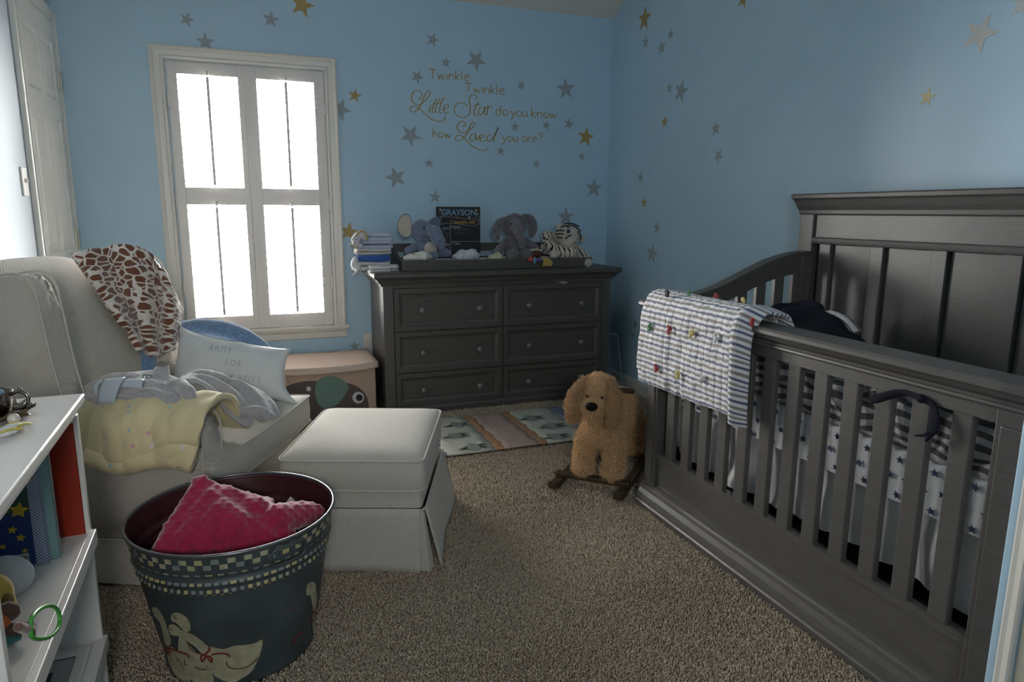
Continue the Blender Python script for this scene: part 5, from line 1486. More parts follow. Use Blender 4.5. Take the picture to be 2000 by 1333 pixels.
# ================================================================== things on the dresser
PT = lambda px, py, y=4.05: Vector(PY(px, py, y))
ELB = mat('blue_plush', (0.150, 0.185, 0.275), 0.9, noise_amt=0.08, noise_scale=60, bump=0.4, bump_scale=400, sheen=0.6, spec=0.1)
CRP = mat('cream_plush', (0.46, 0.43, 0.36), 0.9, bump=0.3, bump_scale=300, sheen=0.4)
e1 = thing('toy_elephant', 'smooth blue plush elephant with cream ears left of the chalkboard', 'plush toy', tuple(PT(835, 503)))
def s2(px, py, rx, ry, y=4.05, rz_=None): return ('s', tuple(PT(px, py, y)), (rx, rz_ or rx, ry))
blob('body', [s2(828, 484, .042, .050), s2(832, 494, .052, .034), ('c', tuple(PT(816, 476)), tuple(PT(799, 491, 4.03)), .016, .029), ('c', tuple(PT(850, 478, 4.03)), tuple(PT(866, 488, 4.00)), .016, .022),
              ('c', tuple(PT(832, 498, 4.02)), tuple(PT(848, 500, 3.955)), .026, .027), ('c', tuple(PT(850, 496, 4.04)), tuple(PT(875, 495, 3.98)), .022, .023)], ELB, e1, voxel=.006, disp=None)
hd_ = blob('head', [s2(823, 449, .062, .064), s2(836, 456, .042, .042), ('t', [tuple(PT(842, 452, 3.99)), tuple(PT(852, 450, 3.95)), tuple(PT(862, 468, 3.93)), tuple(PT(866, 478, 3.93)), tuple(PT(860, 482, 3.94))], [.030, .026, .021, .017, .014]),
                   ('t', [tuple(PT(842, 446, 3.98)), tuple(PT(846, 462, 3.95)), tuple(PT(853, 476, 3.93)), tuple(PT(856, 468, 3.92))], [.024, .022, .018, .014])], ELB, e1, voxel=.006)
pts = [(803, 432), (799, 420), (790, 418), (780, 426), (776, 440), (779, 455), (787, 463), (796, 465), (804, 458), (804, 445)]
bm = bmesh.new(); P_ = [PT(p.x, p.y, 4.02) for p in spline([(a, b, 0) for a, b in pts], 3, closed=True)]; flat_poly(bm, P_, (0, .016, 0)); er = finish('ear', bm, ELB, hd_)
bm = bmesh.new(); ctr = sum(P_, Vector()) / len(P_); flat_poly(bm, [ctr + (p - ctr) * 0.90 + Vector((0, -.003, 0)) for p in P_], (0, .003, 0)); finish('ear_lining', bm, CRP, er)
bm = bmesh.new(); P_ = [PT(p.x, p.y, 4.10) for p in spline([(a, b, 0) for a, b in [(834, 438), (846, 426), (856, 424), (860, 440), (856, 455), (845, 458)]], 3, closed=True)]; flat_poly(bm, P_, (0, .016, 0)); finish('ear', bm, ELB, hd_)
bm = bmesh.new(); ico(bm, PT(841, 487, 3.985), (.040, .022, .044)); finish('belly', bm, CRP, e1, True)
bm = bmesh.new(); ico(bm, PT(828, 445, 3.978), (.006, .006, .007), sub=2); finish('eye', bm, BK, hd_, True)

GRP = mat('grey_shaggy_plush', (0.155, 0.150, 0.170), 0.95, noise_amt=0.2, noise_scale=60, sheen=0.5, spec=0.1)
GRF = mat('grey_shaggy_fur', (0.29, 0.28, 0.315), 0.9, noise_amt=0.35, noise_scale=200, spec=0.1)
e2 = thing('toy_elephant', 'shaggy grey plush elephant sitting right of the chalkboard', 'plush toy', tuple(PT(1005, 503)))
bb = blob('body', [s2(1006, 484, .055, .068), s2(1006, 494, .060, .040), ('c', tuple(PT(988, 470)), tuple(PT(971, 494, 3.99)), .018, .027), ('c', tuple(PT(1026, 468)), tuple(PT(1047, 489, 3.99)), .018, .026),
                   ('c', tuple(PT(1000, 496, 4.02)), tuple(PT(1001, 498, 3.94)), .030, .033), ('c', tuple(PT(1024, 494, 4.02)), tuple(PT(1031, 496, 3.95)), .026, .030)], GRP, e2, voxel=.007)
hh_ = blob('head', [s2(1005, 442, .074, .078), ('t', [tuple(PT(1008, 440, 3.96)), tuple(PT(1013, 452, 3.91)), tuple(PT(1018, 466, 3.895)), tuple(PT(1020, 478, 3.90))], [.040, .032, .024, .020])], GRP, e2, voxel=.007)
ea = blob('ear', [('t', [tuple(PT(988, 428)), tuple(PT(975, 436, 4.02)), tuple(PT(969, 452, 4.00)), tuple(PT(972, 464, 4.00))], [.014, .024, .026, .016])], GRP, hh_, voxel=.007)
eb = blob('ear', [('t', [tuple(PT(1024, 422)), tuple(PT(1036, 428, 4.02)), tuple(PT(1041, 444, 4.01)), tuple(PT(1038, 460, 4.01))], [.014, .024, .026, .016])], GRP, hh_, voxel=.007)
for k, (q, n_) in enumerate(((bb, 9000), (hh_, 8000), (ea, 2500), (eb, 2500))): fur(q, GRF, n_, .008, .0011, curl=.7, seed=20 + k, name='shaggy_fur')
for px in (999, 1016):
    bm = bmesh.new(); ico(bm, PT(px, 438, 3.945), (.007, .007, .009), sub=2); finish('eye', bm, BK, hh_, True)

TIG = tiger_plush(); WPL = mat('white_plush', (0.50, 0.47, 0.42), 0.95, sheen=0.4)
tg = thing('toy_tiger', 'white and black striped plush tiger slumped on the right end of the tray', 'plush toy', tuple(PT(1105, 505)))
blob('body', [s2(1072, 482, .055, .055, 4.10), s2(1095, 488, .07, .05, 4.08), s2(1070, 465, .045, .05, 4.14), ('c', tuple(PT(1072, 480, 4.05)), tuple(PT(1100, 494, 3.98)), .035, .040), ('c', tuple(PT(1108, 490, 4.02)), tuple(PT(1116, 495, 3.95)), .036, .042),
              ('t', [tuple(PT(1122, 487, 4.08)), tuple(PT(1134, 496, 4.02)), tuple(PT(1145, 510, 3.96))], [.035, .036, .036])], TIG, tg, voxel=.006)
th_ = blob('head', [s2(1108, 459, .090, .070, 4.03), s2(1112, 474, .052, .042, 3.98)], CRP, tg, voxel=.006)
for px, py in ((1093, 442), (1137, 466)):
    bm = bmesh.new(); ico(bm, PT(px, py, 4.02), (.024, .014, .024)); finish('ear', bm, WPL, th_, True)
bm = bmesh.new(); ico(bm, PT(1112, 474, 3.955), (.050, .028, .026)); o = finish('muzzle', bm, WPL, th_, True)
bm = bmesh.new(); ico(bm, PT(1110, 452, 3.945), (.013, .008, .013)); finish('eye', bm, mat('blue_eye', (0.03, 0.06, 0.14), 0.15), th_, True)
bm = bmesh.new(); ico(bm, PT(1122, 474, 3.925), (.010, .007, .007)); finish('nose', bm, mat('tan_nose', (0.35, 0.24, 0.18), 0.5), th_, True)
bm = bmesh.new(); ico(bm, PT(1146, 513, 3.925), (.040, .036, .038)); finish('paw', bm, WPL, tg, True)
bm = bmesh.new(); ico(bm, PT(1082, 497, 3.925), (.030, .026, .028)); finish('paw', bm, WPL, tg, True)
hc = PT(1108, 459, 4.03)
def hsurf(px, py):
    y = 3.95
    for _ in range(12):
        p = PT(px, py, y); d = 1 - ((p.x - hc.x) / .092) ** 2 - ((p.z - hc.z) / .072) ** 2
        y = hc.y - .092 * math.sqrt(max(d, .02))
    return tuple(PT(px, py, y - .001))
for st in ([(1086, 452), (1094, 450), (1102, 451)], [(1085, 458), (1094, 457), (1101, 458)], [(1087, 464), (1094, 464), (1099, 466)], [(1108, 440), (1122, 442), (1134, 452)], [(1102, 437), (1118, 437), (1131, 443)], [(1096, 444), (1103, 441), (1112, 445)], [(1128, 452), (1134, 460), (1134, 468)], [(1116, 459), (1110, 462), (1104, 467)]):
    bm = bmesh.new(); tube(bm, [hsurf(p.x, p.y) for p in spline([(a, b, 0) for a, b in st], 4)], .0042, 8); finish('face_stripe', bm, BK, th_, True)
# small things by the tiger
t = thing('plush_disc', 'small brown and cream plush toy lying in front of the tiger', 'plush toy', tuple(PT(1045, 503, 3.94)))
bm = bmesh.new(); ico(bm, PT(1046, 497, 3.945), (.046, .030, .026)); finish('toy_body', bm, mat('chocolate_plush', (0.07, 0.028, 0.014), 0.9), t, True)
bm = bmesh.new(); tube(bm, [tuple(PT(px, py, 3.94 - .0)) for px, py in ((1031, 494), (1038, 489), (1048, 488), (1058, 491))], .008, 8); finish('toy_trim', bm, CRP, t, True)
t = thing('baby_rattle', 'plastic rattle with red bead, purple handle and yellow teether over the tray edge', 'rattle', tuple(PT(1055, 510, 3.885)))
RT_ = 3.878
for nm, m_, c_, r_ in (('bead', mat('coral_plastic', (0.45, 0.07, 0.06), 0.35), (1037, 507), (.018, .010, .017)), ('ring', mat('aqua_plastic', (0.06, 0.30, 0.33), 0.35), (1044, 509), (.010, .012, .022))):
    bm = bmesh.new(); ico(bm, PT(*c_, RT_), r_); finish(nm, bm, m_, t, True)
bm = bmesh.new(); tube(bm, [tuple(PT(1040, 507, RT_)), tuple(PT(1064, 509, RT_))], .010, 10); finish('handle', bm, mat('purple_plastic', (0.13, 0.09, 0.32), 0.35), t, True)
bm = bmesh.new(); P_ = [PT(p.x, p.y, RT_ + .002) for p in spline([(a, b, 0) for a, b in [(1058, 504), (1066, 503), (1074, 508), (1078, 514), (1074, 520), (1066, 519), (1059, 520), (1060, 512)]], 3, closed=True)]; flat_poly(bm, P_, (0, -.014, 0)); finish('teether', bm, mat('yellow_rubber', (0.45, 0.30, 0.08), 0.5), t)

# chalkboard
cb2 = thing('milestone_board', 'black milestone chalkboard headed with a child name, standing at the tray back', 'sign', (1.215, 4.205, 0.90))
BX0, BX1, BZ0, BZ1, BYF = 1.072, 1.359, 0.866, 1.212, 4.200
CHK = mat('chalkboard_black', (0.010, 0.012, 0.014), 0.6, noise_amt=0.2, noise_scale=8)
box('board', BX0, BX1, BYF, BYF + 0.006, BZ0, BZ1, CHK, cb2, 0.001)
cW = mat('chalk_white', (0.42, 0.42, 0.42), 0.8); cB = mat('chalk_blue', (0.17, 0.30, 0.40), 0.8); cG = mat('chalk_gold', (0.40, 0.24, 0.055), 0.8); cD = mat('chalk_dim', (0.075, 0.08, 0.09), 0.8)
def BP(a, b):      # board tracing grid: crop px 150..1200 x 130..1190
    return (BX0 + (a - 150) / 1050 * (BX1 - BX0), BYF - 0.0010, BZ1 - (b - 128) / 1160 * (BZ1 - BZ0))
def btext(s, size, cx, cy, m, sp=1.0, shx=1.0, bold=0.0003):
    c0 = BP(cx, cy); mapped_text('chalk_text', s, size, lambda x, y: (c0[0] + x * shx, BYF - 0.001, c0[2] + y), m, cb2, sub=0, spacing=sp, bold=bold)
btext('GRAYSON', 0.050, 680, 300, cB, 1.0, 0.98, 0.0016)
btext('9 months old', 0.030, 770, 475, cG, 1.0, 1.0, 0.0008)
btext('I Love...', 0.024, 620, 570, cW); btext('I Can...', 0.024, 620, 915, cW); btext('A YEAR', 0.020, 325, 600, cB); btext('GRAD', 0.020, 350, 935, cW)
btext('dogs and cats', 0.018, 760, 615, cD); btext('bouncing', 0.018, 710, 690, cD); btext('roll over', 0.018, 900, 975, cD)
def bstroke(pts, wd, m, closed=False, sp=True):
    P_ = [BP(p.x, p.y) for p in (spline([(a, b, 0) for a, b in pts], 5, closed) if sp else [Vector((a, b, 0)) for a, b in pts])]
    bm = bmesh.new(); ribbon(bm, P_, wd, (0, -1, 0), closed); x_ = bpy.data.meshes.new('chalk_line'); bm.to_mesh(x_); bm.free(); finish('chalk_line', x_, m, cb2)
bstroke([(235, 350), (400, 330), (600, 350), (850, 375), (1000, 385), (1140, 370)], .0018, cW); bstroke([(270, 495), (400, 465), (600, 475), (850, 510), (1000, 520), (1145, 500)], .0018, cW)
bstroke([(1140, 370), (1145, 500)], .0018, cW, sp=False); bstroke([(235, 350), (270, 495)], .0018, cW, sp=False)
bstroke([(300, 310), (230, 330), (165, 370), (230, 400), (210, 500), (270, 490)], .0018, cW, sp=False); bstroke([(1060, 360), (1100, 330), (1190, 330), (1170, 400), (1190, 465), (1150, 480)], .0018, cW, sp=False)
bstroke([(470, 500), (475, 1190)], .0020, cW, sp=False)
for cx, cy, r_, m_ in ((315, 720, 140, cW), (380, 1010, 130, cW)):
    P_ = star_pts(1, 0, .45); bstroke([(cx + a * r_, cy - b * r_) for a, b in P_], .0016, m_, True, False)
for cx, cy, r_, m_ in ((245, 190, 38, cW), (285, 265, 22, cW), (215, 250, 14, cW), (1110, 195, 40, cG), (1130, 280, 32, cW), (1070, 250, 14, cW), (650, 345, 26, cG), (935, 350, 40, cW)):
    bm = bmesh.new(); flat_poly(bm, [BP(cx + a * r_, cy - b * r_) for a, b in star_pts(1, .2, .42)], (0, .0008, 0)); finish('chalk_star', bm, m_, cb2)
for yy in (845, 1175):
    bm = bmesh.new()
    for k in range(24):
        a = 500 + k * 28.5; flat_poly(bm, [BP(a, yy), BP(a + 14, yy), BP(a + 14, yy + 12), BP(a, yy + 12)])
    x_ = bpy.data.meshes.new('chalk_dots'); bm.to_mesh(x_); bm.free(); o = finish('chalk_dots', x_, cW, cb2); o['kind'] = 'stuff'

# crumpled cloths in the tray
for nm, lab, cx, cy, y, rx, ry, col in (('baby_wipe', 'white crumpled cloth heaped in front of the chalkboard', 912, 499, 3.99, .085, .034, (0.52, 0.56, 0.58)), ('burp_cloth', 'white crumpled cloth in the left end of the tray', 818, 502, 3.95, .085, .022, (0.60, 0.60, 0.56)), ('knit_cap', 'small pale yellow cloth between the heaped cloth and the grey elephant', 968, 502, 3.96, .045, .020, (0.48, 0.48, 0.36))):
    m_ = mat(nm + '_cotton', col, 0.9, bump=0.3, bump_scale=60)
    c0 = PT(cx, cy, y)
    o = blob(nm, [('s', tuple(c0), (rx, .05, ry)), ('s', tuple(c0 + Vector((rx * .3, -.01, .008))), (rx * .5, .04, ry)), ('s', tuple(c0 + Vector((-rx * .5, 0, -.006))), (rx * .6, .05, ry * .8))], m_, voxel=.005, smooth=2,
             disp=lambda co: .012 * noise.noise((co[0] * 26, co[1] * 26, co[2] * 26)) + .004 * noise.noise((co[0] * 80, co[1] * 80, co[2] * 80)))
    tag(o, lab, 'cloth')

# stack of folded cloths at the left end
def folded(name, lab, px0, px1, py0, py1, y, m, seed, cat='cloth', depth=.13, layers=2):
    a = PT(px0, (py0 + py1) / 2, y); b = PT(px1, (py0 + py1) / 2, y); zt = PT((px0 + px1) / 2, py0, y).z; zb = PT((px0 + px1) / 2, py1, y).z
    t = thing(name, lab, cat, ((a.x + b.x) / 2, y + depth / 2, zb)); h = (zt - zb) / layers
    for k in range(layers):
        bm = bmesh.new(); r = bx(bm, a.x + .002 * k, b.x - .003 * k, y, y + depth, zb + k * h, zb + (k + 1) * h - .001, h * .42, 3)
        bmesh.ops.subdivide_edges(bm, edges=[e for e in bm.edges if e.calc_length() > .04], cuts=5, use_grid_fill=True)
        for v in bm.verts: v.co += Vector((.005, .005, .007 * min(1, h / .015))) * noise.noise((v.co.x * 14 + seed, v.co.y * 14, v.co.z * 20 + k))
        finish('fold', bm, m, t, True)
    return t
FC = lambda n, c: mat(n, c, 0.9, bump=0.3, bump_scale=250, sheen=0.2)
folded('folded_cloth', 'white folded cloth lying lowest in the stack at the dresser end', 692, 764, 511, 529, 4.03, FC('white_terry', (.56, .56, .56)), 1)
folded('folded_cloth', 'bright blue folded cloth in the middle of the stack', 697, 763, 498, 511, 4.02, FC('bright_blue_cotton', (.035, .10, .36)), 2, layers=1)
folded('folded_cloth', 'beige white folded cloth just above the bright blue one', 695, 765, 486, 498, 4.04, FC('ecru_cotton', (.50, .49, .45)), 3)
folded('folded_cloth', 'pale lilac folded cloth with yellow binding, second from the top', 694, 766, 470, 486, 4.04, FC('lilac_cotton', (.40, .43, .55)), 4)
folded('folded_cloth', 'pale blue folded cloth with yellow binding on top of the stack', 702, 767, 456, 472, 4.04, FC('pale_blue_cotton', (.42, .47, .58)), 5)
wc = folded('folded_cloth', 'white ribbed folded cloth with black drawing, in front of the stack', 722, 781, 519, 535, 3.93, FC('white_ribbed', (.62, .62, .61)), 6, depth=.10)
bm = bmesh.new()
for st in ([(762, 522), (765, 526), (763, 532)], [(765, 524), (770, 528), (768, 533)], [(771, 522), (776, 527), (772, 533)], [(774, 520), (780, 524), (779, 531)], [(762, 528), (770, 530), (778, 527)]):
    ribbon(bm, [tuple(PT(p.x, p.y, 3.9265)) for p in spline([(a, b, 0) for a, b in st], 3)], .0022, (0, -1, 0))
x_ = bpy.data.meshes.new('drawing'); bm.to_mesh(x_); bm.free(); finish('drawing', x_, BK, wc)
YB_ = mat('yellow_binding', (.50, .38, .13), .8)
bb_ = thing('receiving_blanket', 'floral blanket with yellow binding folded over the left side of the cloth stack', 'blanket', tuple(PT(700, 470, 4.02)))
FLO = mat('floral_cotton', (.50, .50, .56), .9, bump=.3, bump_scale=100); add_dots(FLO, 60, [(.15, .2, .4), (.45, .38, .2), (.3, .3, .45), (.5, .5, .5)], .25)
blob('blanket_body', [('t', [tuple(PT(700, 478, 4.03)), tuple(PT(693, 470, 4.03)), tuple(PT(700, 462, 4.03)), tuple(PT(708, 458, 4.03)), tuple(PT(712, 466, 4.03))], [.018, .022, .026, .024, .016]), ('t', [tuple(PT(690, 478, 4.02)), tuple(PT(700, 484, 4.02)), tuple(PT(706, 480, 4.02))], [.010, .014, .012])], FLO, bb_, voxel=.005)
bm = bmesh.new(); tube(bm, [tuple(PT(p.x, p.y, 4.00)) for p in spline([(a, b, 0) for a, b in [(694, 462), (700, 454), (708, 451), (714, 456), (717, 470)]], 4)], .005, 6); tube(bm, [tuple(PT(p.x, p.y, 4.00)) for p in spline([(a, b, 0) for a, b in [(684, 477), (692, 482), (700, 484)]], 4)], .004, 6); finish('binding', bm, YB_, bb_, True)
o = blob('hanging_sock', [('t', [tuple(PT(694, 507, 4.02)), tuple(PT(692, 518, 4.0)), tuple(PT(700, 525, 3.99))], [.018, .022, .018]), ('t', [tuple(PT(700, 520, 3.99)), tuple(PT(697, 530, 3.97)), tuple(PT(690, 538, 3.96))], [.016, .010, .006])], FC('white_sock', (.58, .58, .58)), voxel=.005)
tag(o, 'white sock drooping off the left end of the dresser top', 'sock')

# drawer catch: cloth corner caught above the upper right drawer
bm = bmesh.new(); flat_poly(bm, [PT(px, py, 3.822) for px, py in ((1088, 553), (1100, 549), (1112, 552), (1102, 555))], (0, .004, 0)); o = finish('caught_cloth', bm, FC('caught', (.3, .29, .27))); tag(o, 'tiny cloth corner caught above the upper right drawer', 'cloth')

# ================================================================== bedding over and in the crib
STR = stripe_fabric('striped_cotton_quilt', [(.26, (.66, .66, .67)), (.22, (.16, .165, .235)), (.27, (.66, .66, .67)), (.25, (.27, .25, .23))], 0.0385, axis=1, quilt=0.035)
cbk = thing('striped_blanket', 'blue, grey and white striped quilted blanket with pompoms over the crib rail', 'blanket', (1.42, 1.96, 0.86))
BYA, BYB = 2.243, 1.700
prof_ = [(1.66, 0.720), (1.60, 0.775), (1.555, 0.830), (1.525, 0.868), (1.48, 0.892), (1.43, 0.890), (1.396, 0.868), (1.378, 0.820), (1.374, 0.74), (1.372, 0.66), (1.374, 0.60), (1.380, 0.540)]
PP = spline([(a, 0, b) for a, b in prof_], 6)
al = [0.0]
for a, b in zip(PP, PP[1:]): al.append(al[-1] + (b - a).length)
LT = al[-1]
def bl_at(s):
    k = min(max(int(np.searchsorted(al, s)) - 1, 0), len(PP) - 2); f = (s - al[k]) / (al[k + 1] - al[k]); return PP[k].lerp(PP[k + 1], f)
def blf(u, v):
    s = v * LT * 0.9999; p = bl_at(s); y = BYA + (BYB - BYA) * u
    front = max(0, (v - 0.5) / 0.5)
    y += 0.030 * front * (1 - u) * 0.9 + 0.012 * front * u - 0.0
    gath = math.exp(-((u - 0.45) / 0.13) ** 2)
    x = p.x - 0.004 * front * math.sin(u * 60) * gath - 0.006 * noise.noise((u * 9, v * 12, 0)) - 0.0025 * noise.noise((u * 40, v * 45, 2)) + 0.010 * gath * front
    z = p.z + 0.003 * noise.noise((u * 30, v * 30, 4)) + (0.028 * (u - 0.5) * front * 0.5) + 0.012 * max(0, front - .8) * math.sin(u * 9)
    if u < 0.06 and v > 0.93: x += 0.006
    return (x, y, z)
bo = sheet('blanket_body', blf, 120, 130, STR, cbk, thick=0.010, su=0.56, sv=LT, offset=1)
# folded side layer hanging behind the near edge
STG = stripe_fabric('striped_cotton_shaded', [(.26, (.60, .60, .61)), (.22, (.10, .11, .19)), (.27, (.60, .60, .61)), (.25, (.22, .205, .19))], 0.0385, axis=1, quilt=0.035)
def sdf(u, v):
    s = 0.10 + v * (LT * 0.995 - 0.10); p = bl_at(s); fr_ = max(0, (v - .4) / .6)
    y = BYB + 0.012 - 0.060 * u * (1 - 0.25 * fr_) + .01 * math.sin(v * 5)
    return (p.x + 0.010 - 0.022 * math.sin(PI * u) + 0.020 * u, y, p.z + 0.012 * (1 - fr_) * math.sin(PI * u) - 0.01 + 0.004 * math.sin(v * 40) * u - 0.012 * u)
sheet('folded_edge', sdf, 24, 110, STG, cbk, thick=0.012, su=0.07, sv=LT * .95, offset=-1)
pcol = {'k': (.02, .02, .035), 'g': (.03, .20, .07), 'r': (.28, .012, .018), 'y': (.52, .42, .14), 'w': (.5, .5, .5)}
pl_ = [('k', 1304, 574), ('g', 1347, 577), ('r', 1399, 582), ('y', 1453, 591), ('g', 1269, 639), ('r', 1307, 645), ('y', 1351, 653), ('w', 1399, 661), ('r', 1282, 720), ('y', 1323, 733), ('w', 1373, 742), ('r', 1468, 630)]
for k_, px, py in pl_:
    m_ = mat('pompom_' + {'k': 'black', 'g': 'green', 'r': 'red', 'y': 'yellow', 'w': 'white'}[k_], pcol[k_], .9, bump=.8, bump_scale=350, sheen=.4)
    xx = 1.369
    if py < 600: xx = 1.392
    q = Vector(PX(px, py, xx)) if py > 600 else Vector(PZ(px, py, .893))
    if px == 1468: q = Vector(PX(px, py, 1.400))
    bm = bmesh.new()
    for j in range(7):
        a = rr_.uniform(0, 2 * PI); b = rr_.uniform(-1, 1); d = Vector((-abs(math.sin(a)) * .003, .0075 * math.cos(a), .011 * b)); ico(bm, q + d, (.005, .007, .007), sub=2)
    o = finish('pompom', bm, m_, cbk, True)
# bumper / quilts heaped in the crib
STB = stripe_fabric('bumper_stripes', [(.5, (.50, .49, .48)), (.5, (.095, .09, .095))], 0.034, axis=1)
def heap(u, v):
    """bunched quilt: rises from sheet edge and rolls to the back"""
    y = MY0 + 0.012 + u * (MY1 - MY0 - 0.03)
    s = v
    zt = 0.742 + 0.020 * math.sin(y * 5 + 1) + 0.010 * noise.noise((y * 6, 0, 0))
    if s < 0.5:
        f = s / 0.5; x = 1.500 + 0.020 * math.sin(PI * f) * -0.6 + 0.018 * f * f; z = 0.604 + (zt - 0.604) * f
    else:
        f = (s - 0.5) / 0.5; x = 1.518 + 0.20 * f; z = zt + 0.022 * math.sin(PI * f) - 0.10 * f * f
    fold = 0.011 * math.sin(y * 42 + 3 * math.sin(z * 24 + y * 4)) * math.sin(PI * min(s * 2.1, 1)) + 0.010 * noise.noise((y * 8, z * 14, 3)) 
    x -= fold * (1 if s < .5 else .2); z += 0.007 * noise.noise((y * 14, s * 8, 9)) + (fold * 0.5 if s > 0.2 else 0) + 0.008 * math.sin(y * 17) * (1 - s)
    if s < .5: x = max(1.476, x)
    return (x, y, max(z, 0.6))
o = sheet('crib_quilt', heap, 240, 50, STB, None, thick=0.010, su=1.2, sv=0.36); tag(o, 'grey and white striped quilt bunched along the crib mattress behind the slats', 'quilt')
NVC = mat('navy_cotton', (0.009, 0.010, 0.017), 0.9, bump=0.3, bump_scale=80, spec=.15)
nb = thing('navy_bumper', 'navy cloth crib bumper with striped edge heaped above the far end of the mattress', 'bumper', (1.86, 2.0, 0.62))
q_ = lambda px, py, x: tuple(PX(px, py, x))
blob('bumper_body', [('t', [q_(1512, 605, 1.80), q_(1545, 606, 1.86), q_(1575, 600, 1.90), q_(1600, 604, 1.90)], [.018, .030, .034, .020]), ('t', [q_(1530, 615, 1.78), q_(1580, 622, 1.84), q_(1620, 634, 1.86), q_(1650, 652, 1.86)], [.030, .044, .034, .020]),
                      ('s', (1.82, 2.02, 0.72), (.16, .10, .11)), ('s', (1.84, 1.82, 0.70), (.15, .18, .10))], NVC, nb, voxel=.008, disp=lambda co: .008 * noise.noise((co[0] * 14, co[1] * 14, co[2] * 14)))
def edgef(u, v):
    P_ = spline([q_(1612, 611, 1.875), q_(1630, 616, 1.875), q_(1648, 627, 1.875), q_(1660, 640, 1.875), q_(1668, 650, 1.875)], 5); i = u * (len(P_) - 1); k = min(int(i), len(P_) - 2)
    p = P_[k].lerp(P_[k + 1], i - k); return p + Vector((0.035 * v, 0, -0.012 * v * 0 + 0.004 * math.sin(PI * v)))
sheet('striped_edge', edgef, 24, 6, STB, nb, thick=.008, su=.2, sv=.035)
blob('striped_tuft', [('t', [q_(1590, 607, 1.90), q_(1600, 600, 1.92), q_(1604, 612, 1.91)], [.008, .012, .008])], WHITEC, nb, voxel=.004)
# navy tie on the rail
tie = thing('navy_tie', 'navy fabric tie knotted around a crib slat below the top rail', 'ribbon', tuple(PX(1800, 785, 1.432)))
def ribbon_sheet(name, pts, ws, ph=0.0):
    P_ = spline([Vector(PX(a, b, x)) for a, b, x in pts], 6)
    def f(u, v):
        i = u * (len(P_) - 1); k = min(int(i), len(P_) - 2); p = P_[k].lerp(P_[k + 1], i - k); t_ = (P_[k + 1] - P_[k]).normalized()
        s_ = Vector((1, 0, 0)).cross(t_).normalized(); w_ = float(np.interp(u, np.linspace(0, 1, len(ws)), ws))
        return p + s_ * (v - .5) * w_ + Vector((-.003 * math.sin(PI * v) - .003 * math.sin(u * 7 + ph), 0, 0))
    sheet(name, f, 30, 6, NVC, tie, thick=.0015)
ribbon_sheet('tie_tail', [(1700, 781, 1.425), (1722, 777, 1.425), (1745, 770, 1.428), (1768, 768, 1.432), (1795, 777, 1.432)], [.024, .022, .020, .014, .012])
ribbon_sheet('tie_tail', [(1800, 780, 1.432), (1818, 788, 1.430), (1824, 808, 1.426), (1824, 835, 1.424), (1809, 862, 1.424)], [.012, .016, .024, .032, .003], 2)
ribbon_sheet('tie_tail', [(1816, 846, 1.422), (1801, 851, 1.420), (1789, 851, 1.420)], [.010, .006, .001], 1)
bm = bmesh.new(); ico(bm, PX(1799, 779, 1.430), (.009, .013, .011)); finish('knot', bm, NVC, tie, True)
# toys seen under the crib slats
o = blob('soft_ball', [('s', (1.545, 2.115, 0.262), .038)], mat('crimson_toy', (.20, .012, .045), .9), voxel=.008)
tag(o, 'crimson plush ball glimpsed through the first crib gap', 'toy')
o.location.z -= 0.0
# ================================================================== white shelf unit in the left foreground
SA = math.radians(2.1)
sf = thing('shelf_unit', 'white open shelf unit in the left foreground', 'shelf', (-0.377, 1.725, 0), SA)
SM = wm(sf)
def s2w(x, y, z): return tuple(SM @ Vector((x, y, z)))
def sbx(name, x0, x1, y0, y1, z0, z1, bev=0.002, m=None, parent=None): return box(name, x0, x1, y0, y1, z0, z1, m or WHITEL, parent or sf, bev, world=False)
sbx('shelf_top', -0.495, 0.0, -0.74, 0.0, 0.757, 0.775, 0.003)
sbx('top_apron', -0.480, -0.014, -0.70, -0.02, 0.735, 0.757, 0.001)
for y0 in (-0.040, -0.668):
    o = sbx('side_panel', -0.480, -0.012, y0, y0 + 0.018, 0.0, 0.736, 0.002)
    hs = 1 if y0 > -0.3 else -1
    for x in (-0.045,):
        for z in (0.405, 0.335):
            bm = bmesh.new(); yy = y0 if hs == 1 else y0 + 0.018
            lathe(bm, [(0.0001, -0.0004), (0.0035, -0.0004), (0.0035, 0.0006)], 10, Matrix.Translation((x, yy - 0.0004 * hs, z)) @ Matrix.Rotation(PI / 2 * hs, 4, 'X')); finish('peg_hole', bm, BK, o, world=False)
sbx('shelf_board', -0.480, -0.016, -0.650, -0.039, 0.440, 0.456, 0.002)
sbx('shelf_front', -0.016, -0.002, -0.664, -0.024, 0.425, 0.460, 0.002)
sbx('shelf_board', -0.480, -0.016, -0.650, -0.039, 0.170, 0.186, 0.002)
sbx('shelf_front', -0.030, -0.004, -0.664, -0.024, 0.160, 0.192, 0.002)
sbx('plinth', -0.060, -0.040, -0.650, -0.039, 0.0, 0.06, 0.002)
sbx('back_panel', -0.486, -0.480, -0.668, -0.022, 0.05, 0.757, 0.0005)

